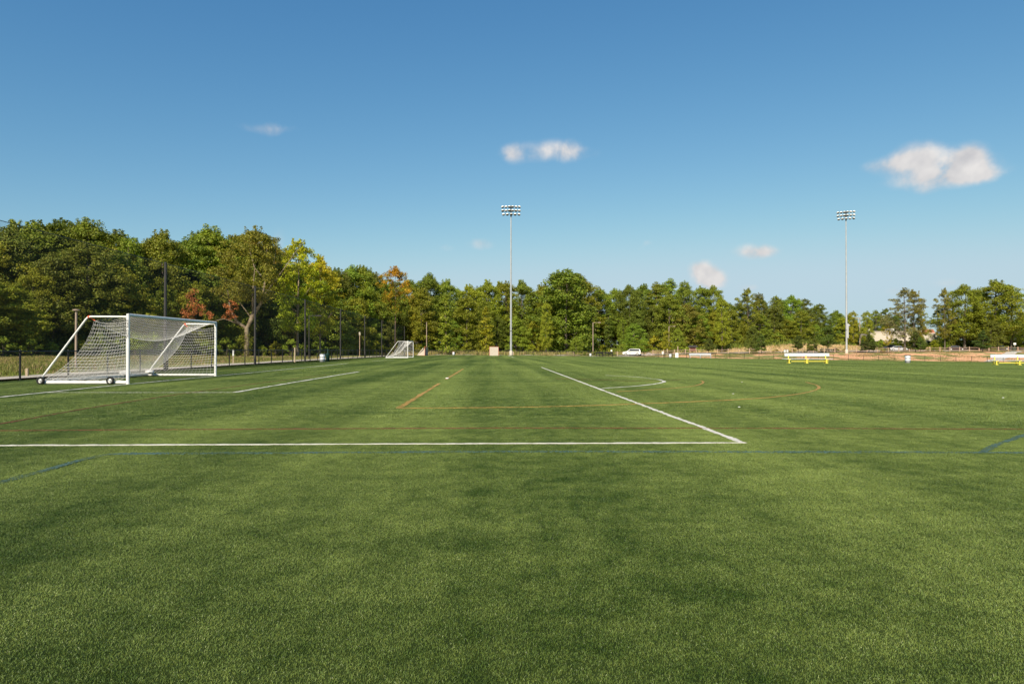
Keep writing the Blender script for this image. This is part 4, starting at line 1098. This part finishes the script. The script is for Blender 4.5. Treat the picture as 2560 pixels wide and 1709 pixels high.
def scatter(n, fn):
    out = []
    while len(out) < n:
        q = fn()
        if q is not None: out.append(q)
    return out
def left_meadow():
    d = g.uniform(24, 100)**1; px = g.uniform(-150, 1020)
    if d > edge_d(px)+2: return None
    p = Dp(px, d)
    if p.x > FX-6.0+2*math.sin(p.y*.2): return None
    return (p.x, p.y, 0)
STRAW = [(.42, .30, .17), (.30, .27, .09), (.24, .24, .06), (.30, .27, .08), (.46, .29, .19), (.15, .18, .035), (.20, .22, .05)]
grass_stuff('meadow_grass', 'tall dry straw-coloured grass and weeds behind the left fence', scatter(6500, left_meadow), .10, .42, STRAW+[(.20, .24, .045), (.25, .26, .06)], .035, 21, 20, .45)
def far_meadow():
    px = g.uniform(960, 1560); d = g.uniform(157, 200)
    if d > edge_d(px)+2: return None
    p = Dp(px, d)
    if px > 1380 and d < 178 : return None
    return (p.x, p.y, 0) if p.y > 158.5 or p.x < -21 else None
grass_stuff('weeds', 'green and straw weeds between the far fence and the wood', scatter(4200, far_meadow), .4, 1.1, [(.30, .26, .07), (.40, .31, .13), (.19, .22, .04), (.26, .26, .055), (.45, .33, .17)], .12, 22, 9, .6)
def mound():
    px = g.uniform(1480, 2620); d = g.uniform(212, 232) if px > 1700 else g.uniform(195, 218)
    if g.random() > .45+.55*(px < 2000): return None
    p = Dp(px, d); return (p.x, p.y, 0)
grass_stuff('dry_grass', 'pale dry grass on the mound behind the car park', scatter(4200, mound), .4, 1.1, [(.62, .45, .25), (.56, .40, .21), (.34, .31, .09), (.66, .48, .28)], .14, 23, 9, .7)
def green_band():
    px = g.uniform(1380, 2600); d = edge_d(px)-g.uniform(-1, 6); p = Dp(px, d); return (p.x, p.y, 0)
grass_stuff('brambles', 'green brambles along the foot of the wood on the right', scatter(2600, green_band), .9, 2.4, [(.18, .23, .035), (.25, .26, .04), (.13, .18, .03)], .22, 24, 12, .9)
def bank_grass():
    px = g.uniform(1500, 2600); d = g.uniform(137, 186); p = Dp(px, d)
    if p.y < fence_y(p.x)+1: return None
    return (p.x, p.y, 0) if math.sin(p.x*.35+2*math.sin(p.y*.21))+g.normal(0, .4) > .2 else None
grass_stuff('bank_grass', 'sparse green grass on the orange clay bank', scatter(3000, bank_grass), .08, .22, [(.14, .16, .04), (.20, .18, .06)], .10, 25, 8, .8)

# ------------------------------------------------------------------ vehicles
def paint(name, rgb): return mat(name, rgb, .22, spec=.6)
def car(loc, rz, kind, pm, label, cat='car', name='parked_car'):
    root = empty(name, loc, rz, label=label, cat=cat)
    if kind == 'suv':
        prof = [(-2.25, .45), (-2.30, .95), (-2.22, 1.12), (-2.05, 1.62), (-1.8, 1.70), (.1, 1.74), (.45, 1.66), (1.15, 1.14), (1.95, 1.02), (2.25, .85), (2.30, .45), (1.9, .30), (-1.9, .30)]
        win = [(-1.95, 1.14), (-1.85, 1.60), (.1, 1.66), (.38, 1.60), (1.0, 1.14)]; wr, wx, hw = .36, (-1.38, 1.42), .92
    elif kind == 'pickup':
        prof = [(-2.75, .55), (-2.75, 1.12), (-.75, 1.14), (-.65, 1.72), (-.4, 1.80), (.55, 1.80), (.75, 1.72), (1.25, 1.20), (2.5, 1.08), (2.7, .85), (2.7, .5), (2.3, .36), (-2.3, .40)]
        win = [(-.58, 1.20), (-.50, 1.66), (.6, 1.70), (1.08, 1.20)]; wr, wx, hw = .40, (-1.75, 1.75), .95
    else:
        prof = [(-2.35, .45), (-2.35, .92), (-1.75, 1.0), (-1.25, 1.38), (-.8, 1.46), (.25, 1.45), (.55, 1.38), (1.25, .98), (2.15, .84), (2.4, .65), (2.38, .38), (1.9, .24), (-1.9, .24)]
        win = [(-1.5, 1.0), (-1.15, 1.33), (-.75, 1.38), (.25, 1.38), (.5, 1.32), (1.08, .98)]; wr, wx, hw = .33, (-1.42, 1.42), .89
    n = len(prof); mb = MB()
    def half(z): return hw*(1 if z < 1.0 else max(.74, 1-(z-1.0)*.26))
    ys = [-1, -.93, .93, 1]; vs = []
    for s in ys:
        for (x, z) in prof:
            k = .965 if abs(s) == 1 else 1.0
            vs.append((x*(.985 if abs(s) == 1 else 1), s*half(z)*1.0, (z-.9)*(k)+.9))
    fs = [tuple(range(n)), tuple(range(4*n-1, 3*n-1, -1))]
    for r_ in range(3): fs += [(r_*n+i, (r_+1)*n+i, (r_+1)*n+(i+1) % n, r_*n+(i+1) % n) for i in range(n)]
    mb.add(vs, fs); mb.build('body', pm, root)
    m = MB()
    for s in (-1, 1):
        m2_ = [(x, s*(half(z)+.012), z) for x, z in win]; m3 = [(x, s*(half(z)-.06), z) for x, z in win]; k = len(win)
        m.add(m2_+m3, [tuple(range(k)) if s < 0 else tuple(range(k-1, -1, -1))]+[(i, (i+1) % k, k+(i+1) % k, k+i) for i in range(k)])
    m.build('side_windows', M_glass, root)
    fx = [p for p in win][-2:]; rx = [p for p in win][:2]
    for nm, (a_, b_) , off in (('windscreen', (fx[1], fx[0]), .10), ('rear_window', (rx[0], rx[1]), -.10)):
        mm_ = MB(); v = []
        for (x, z) in (a_, b_):
            for s in (-1, 1): v.append((x+off*1.15, s*half(z)*.86, z+.0))
        v2 = [(x+ (.02 if off > 0 else -.02), y, z+.02) for x, y, z in v]
        mm_.add(v2, [(0, 1, 3, 2)]); mm_.build(nm, M_glass, root)
    Mx = Matrix.Rotation(R(90), 3, 'X')
    for x in wx:
        for s in (-1, 1):
            c = (x, s*(hw-.08), wr); k = empty('wheel', (0, 0, 0)); k.parent = root
            MB().lathe([(wr*.62, -.11), (wr*.95, -.11), (wr, -.07), (wr, .07), (wr*.95, .11), (wr*.62, .11)], c, 20, Mx).build('tyre', M_rubber, k)
            MB().lathe([(0, -.112), (wr*.3, -.10), (wr*.63, -.09), (wr*.63, .09), (wr*.3, .10), (0, .112)], c, 14, Mx).build('rim', M_rim, k)
    zf = .72 if kind != 'pickup' else .85; xf = prof[9][0]; xr = prof[0][0]
    for s in (-1, 1):
        MB().box((xf-.02, s*hw*.74, zf), (.12, .30, .14)).build('headlight', M_glass_l, root)
        MB().box((xr+.02, s*hw*.82, zf+.08), (.10, .18, .22)).build('tail_light', M_tail, root)
    MB().box((0, 0, .30), (3.4, hw*1.75, .22)).build('underbody', M_rubber, root)
    return root
M_glass_l = mat('headlight_glass', (.55, .56, .55), .12); M_tail = mat('tail_light_red', (.35, .01, .01), .25)
p = Dp(1579, 173); car(p, R(180-2)-0.17, 'suv', paint('white_car_paint', (.80, .79, .76)), 'white estate car parked beyond the far fence, in the middle distance')
p = Dp(2391.5, 205); car(p, R(-30), 'sedan', paint('dark_maroon_paint', (.035, .018, .022)), 'dark maroon sedan parked behind the rail fence')
p = Dp(2248, 207); car(p, R(-40), 'sedan', paint('silver_paint', (.50, .52, .55)), 'silver car parked behind the rail fence, right of the mulch bed')
p = Dp(2231, 211); car(p, R(-55), 'sedan', paint('grey_blue_paint', (.06, .07, .10)), 'dark grey car nose-in beside the silver car')
p = Dp(2470, 207); car(p, R(-55), 'sedan', paint('navy_paint', (.012, .015, .05)), 'navy car half hidden by the dark conical young tree')
p = Dp(2488, 208); car(p, R(-60), 'pickup', paint('green_grey_paint', (.13, .145, .12)), 'grey-green pickup truck parked behind the rail fence', 'truck', 'pickup_truck')
p = Dp(2502, 205); car(p, R(-30), 'sedan', paint('deep_blue_paint', (.010, .014, .045)), 'dark blue car right of the grey-green pickup')

# ------------------------------------------------------------------ benches
def team_bench(loc, rz, L_, label, grp):
    root = empty('team_bench', loc, rz, label=label, cat='bench', group=grp)
    for z, y in ((.43, -.28), ):
        MB().box((0, y, z), (L_+.35, .25, .04)).build('seat', M_alu, root)
    MB().box((0, .0, .84), (L_, .035, .30), M=Matrix.Rotation(R(-8), 3, 'X')).build('backrest', M_alu, root)
    MB().box((0, .42, .43), (L_+.1, .25, .04)).build('rear_seat', M_alu, root)
    MB().box((-L_/2+.3, -.30, .17), (.01, .01, .01))
    for x in (-L_/2+.38, -.1, L_/2-.38):
        mb = MB()
        for xo, yo in ((-.10, -.48), (.14, .40)):
            mb.box((x+xo, yo, .035), (.22, .12, .07)); mb.box((x+xo, yo*.9, .22), (.09, .09, .36))
        mb.box((x, -.04, .38), (.09, 1.0, .07)); mb.box((x, 0, .60), (.09, .07, .42))
        mb.box((x-.06, -.3, .24), (.07, .07, .30), M=Matrix.Rotation(R(35), 3, 'X'))
        mb.build('leg', M_yellow, root)
    MB().box((.1, -.42, .20), (L_-.8, .06, .06)).build('crossbar', M_yellow, root)
    return root
b1 = Dp(2017, 67.5); team_bench((b1.x, b1.y, b1.z+.01), R(-1), 4.45, 'white bench on yellow legs left of the trash barrel, standing on the turf', 'yellow-legged team benches')
b2 = Dp(2546, 65); team_bench((b2.x, b2.y, b2.z+.01), R(-4), 5.2, 'white bench on yellow legs cut off by the right edge of the view', 'yellow-legged team benches')
def plain_bench(px, d, L_, rz, label, m, mleg, back=True):
    p = Dp(px, d); root = empty('bench', p, rz, label=label, cat='bench', group='far benches by the fence')
    MB().box((0, -.15, .46), (L_, .28, .05)).build('seat', m, root)
    if back: MB().box((0, .12, .82), (L_, .04, .30)).build('backrest', m, root)
    for x in (-L_/2+.15, 0, L_/2-.15):
        MB().box((x, -.02, .40 if back else .22), (.07, .30, .80 if back else .44)).build('leg', mleg, root)
plain_bench(1750.5, 139, 4.5, 0, 'long white bench on the turf below the kiosk', M_alu, M_alu)
plain_bench(1499, 147, 1.7, 0, 'dark metal bench by the far fence, left of a pair', M_black, M_black)
plain_bench(1522, 147, 1.9, 0, 'dark metal bench by the far fence, right of a pair', M_black, M_black)
# picnic table
def picnic(px, d, label):
    p = Dp(px, d); root = empty('picnic_table', p, .1, label=label, cat='table')
    MB().box((0, 0, .76), (1.9, .75, .05)).build('tabletop', M_shoot, root)
    for s in (-1, 1): MB().box((0, s*.68, .45), (1.9, .26, .05)).build('bench', M_shoot, root)
    for x in (-.7, .7):
        mb = MB()
        for s in (-1, 1): mb.tube([(x, s*.25, .74), (x, s*.62, 0)], .045, 6)
        mb.tube([(x, -.68, .43), (x, .68, .43)], .04, 6); mb.build('leg', M_wood, root)
picnic(1426, 163, 'wooden picnic table beyond the far fence')

# ------------------------------------------------------------------ bins, signs, kiosk
M_barrel = mat('white_steel_drum', (.66, .67, .68), .4, .1, noise=.12, nscale=4)
def barrel(x, y, z, s, label, m=M_barrel, rim=M_black, grp='steel trash barrels'):
    root = empty('trash_barrel', (x, y, z), label=label, cat='trash can', group=grp)
    pr = [(.0, 0), (.285, 0), (.285, .28), (.30, .295), (.285, .31), (.285, .57), (.30, .585), (.285, .60), (.285, .86)]
    MB().lathe([(r*s, q*s) for r, q in pr], n=22).build('drum', m, root)
    MB().lathe([(r*s, q*s) for r, q in [(.285, .85), (.31, .85), (.315, .90), (.29, .91), (.22, .88), (.0, .87)]], n=22).build('lid_rim', rim, root)
    return root
q = Gp(806, 904.3); barrel(q.x, q.y, q.z, .88, 'white steel barrel with black rim by the left fence')
q2 = Gp(812.5, 903.6)
rb = empty('recycling_bin', (q2.x+.12, q2.y+.6, q2.z), label='dark green post bin right behind the white barrel at the left fence', cat='bin')
MB().lathe([(0, 0), (.17, 0), (.20, .75), (.21, .78), (0, .80)], n=14).build('bin_body', M_bin_g, rb); MB().box((0, 0, 1.0), (.08, .08, .5)).build('post', M_bin_g, rb)
q = Dp(2269, 77); barrel(q.x, q.y, q.z, 1.0, 'single white steel barrel on the turf right of the first yellow bench')
q = Dp(1476, 143); barrel(q.x, q.y, q.z, .8, 'small white barrel at the far fence below the armed lamp post')
q = Dp(1962, 186); barrel(q.x, q.y, q.z, 1.0, 'left one of the twin barrels by the rail fence')
q = Dp(1968.5, 186); barrel(q.x, q.y, q.z, 1.0, 'right one of the twin barrels by the rail fence')
q = Dp(1675.5, 140); barrel(q.x, q.y, q.z+.0, .95, 'white barrel beside the dark frame at the far fence')
q = Dp(1134, 146); barrel(q.x, q.y, q.z, .9, 'white barrel behind the far fence right of the orange tree', m=M_barrel, rim=M_red)
gb = empty('trash_bin', Dp(2534, 200), label='dark green square bin at the right end of the rail fence', cat='bin')
MB().box((0, 0, .6), (.72, .72, 1.2)).build('bin_body', M_bin_g, gb); MB().box((0, 0, 1.23), (.80, .80, .08)).build('lid', M_bin_g, gb)
def sign(px, d, w_, h_, z0, label, m, post=M_shoot, n=1):
    p = Dp(px, d); root = empty('sign_board', p, -math.atan((px-1280)/F)-YAW, label=label, cat='sign')
    if z0 > .25: MB().box((0, .05, z0/2+.1), (.09, .06, z0+.25)).build('post', post, root)
    MB().box((0, 0, z0+h_/2), (w_, .05, h_)).build('panel', m, root)
sign(2537, 200, .6, .6, 1.9, 'small pale sign beside the dark green bin', M_lamp_w)
sign(1528.5, 164, .35, .45, 1.1, 'small white sign on a post left of the white car', M_lamp_w)
sign(1657, 150, .40, .55, .75, 'small white notice left of the dark frame at the far fence', M_lamp_w)
sign(1692, 141, .62, .95, .08, 'plain white board standing on the turf below the kiosk', M_lamp_w)
sign(899, 112, .24, .5, 3.6, 'small pale sign high on a post behind the netting', M_tarp, M_wood)
sign(583, 55, .12, .5, .65, 'white tag on a post behind the left fence', M_lamp_w)
# dark frame (gate) in the far fence
fr = empty('gate_frame', Dp(1669, 142), 0, label='dark open steel frame at the far fence with a barrel beside it', cat='gate')
MB().tube([(-.75, 0, 0), (-.75, 0, 1.1), (.75, 0, 1.1), (.75, 0, 0)], .07, 6).build('frame', M_black, fr)
mb = MB()
for x in (-.4, 0, .4): mb.tube([(x, 0, 0), (x, 0, 1.1)], .025, 5)
mb.build('bars', M_black, fr)
# wooden stakes
for i, (px, d, h, lab) in enumerate(((68, 30, .38, 'short leaning stake behind the fence at the far left'), (737, 62, 1.35, 'pale wooden stake behind the fence below the yellow maple'), (1543, 160, 1.1, 'pale stake left of the white car'), (1668, 158, 2.0, 'tall thin stake by the far fence'), (1694.5, 176, 2.2, 'pale stake below the fresh green round tree'), (1283, 152, .8, 'low pale stake right of the left floodlight pole'))):
    p = Dp(px, d); MB().box((0, 0, h/2), (.10 if d < 70 else .18, .08, h)).build('wooden_stake', M_shoot, None, label=lab, cat='stake').location = p
# kiosk
k = empty('kiosk', Dp(1732, 189), -.24, label='small brown notice kiosk with a dark gabled roof behind the rail fence', cat='kiosk')
MB().box((0, 0, 1.35), (1.75, .25, 1.15)).build('panel', M_brick, k)
for x in (-.82, .82): MB().box((x, 0, 1.0), (.14, .30, 2.0)).build('post', M_wood, k)
MB().prism([(-1.35, 1.92), (-1.28, 2.08), (-1.0, 2.42), (1.0, 2.42), (1.28, 2.08), (1.35, 1.92)], -.55, .55).build('roof', M_shingle, k)
# rocks
for i, (px, d, s) in enumerate(((1616, 172, .5), (1622, 173, .7), (1629, 172, .55), (1605, 174, .5))):
    p = Dp(px, d); g_ = np.random.default_rng(i); mb = MB(); vs = []
    for a_ in range(6):
        for b_ in range(10):
            ph = a_/5*math.pi; th = b_/10*2*math.pi; rr = s*(1+.18*g_.normal()); vs.append((rr*1.5*math.sin(ph)*math.cos(th), rr*math.sin(ph)*math.sin(th), rr*.7*math.cos(ph)+.25*s))
    fs = [(a_*10+b_, a_*10+(b_+1) % 10, (a_+1)*10+(b_+1) % 10, (a_+1)*10+b_) for a_ in range(5) for b_ in range(10)]
    mb.add(vs, fs, False).build('rock', M_rock, None, label=['leftmost boulder but one right of the white car', 'largest boulder right of the white car', 'rightmost boulder right of the white car', 'boulder nearest the tail of the white car'][i], cat='rock', group='boulders right of the white car').location = p
# pale building beyond the trees
def building(px0, px1, d, ytop, label):
    a_, b_ = Dp(px0, d), Dp(px1, d); wd = (b_-a_).xy.length; h = topz(ytop, d)-min(a_.z, b_.z); rz = math.atan2(b_.y-a_.y, b_.x-a_.x)
    root = empty('building', (a_.x, a_.y, min(a_.z, b_.z)), rz, label=label, cat='building')
    MB().box((wd/2, 3, h/2-1), (wd, 6, h+2)).build('wall', M_cream, root)
    MB().box((wd/2, 3, h+.02), (wd+.3, 6.3, .3)).build('parapet', M_cream, root)
    for i in range(max(1, int(wd/5))):
        MB().box((wd*(i+.5)/max(1, int(wd/5)), -.02, 1.9), (1.0, .1, 1.0)).build('window', M_glass, root)
    return root, wd, h
r1, w1_, h1_ = building(2172, 2262, 227, 829, 'pale flat-roofed building showing through the trees')
for (x, s) in ((w1_*.11, 1.4), (w1_*.72, 2.2)):
    MB().box((x, 3, h1_+.16+.5), (s, 1.6, .95)).build('rooftop_unit', M_roofunit, r1); 
r2, w2_, h2_ = building(2264, 2342, 226, 833, 'lower pale building wing further right behind the bushes')
MB().box((w2_*.58, 3, h2_+.16+.5), (1.6, 1.6, .95)).build('rooftop_unit', M_roofunit, r2)
MB().prism([(w2_*.68, h2_+.15), (w2_*.75, h2_+1.4), (w2_*.95, h2_+1.4), (w2_*1.02, h2_+.15)], 1, 5).build('tiled_roof', mat('terracotta_tiles', (.42, .17, .10), .8), r2)
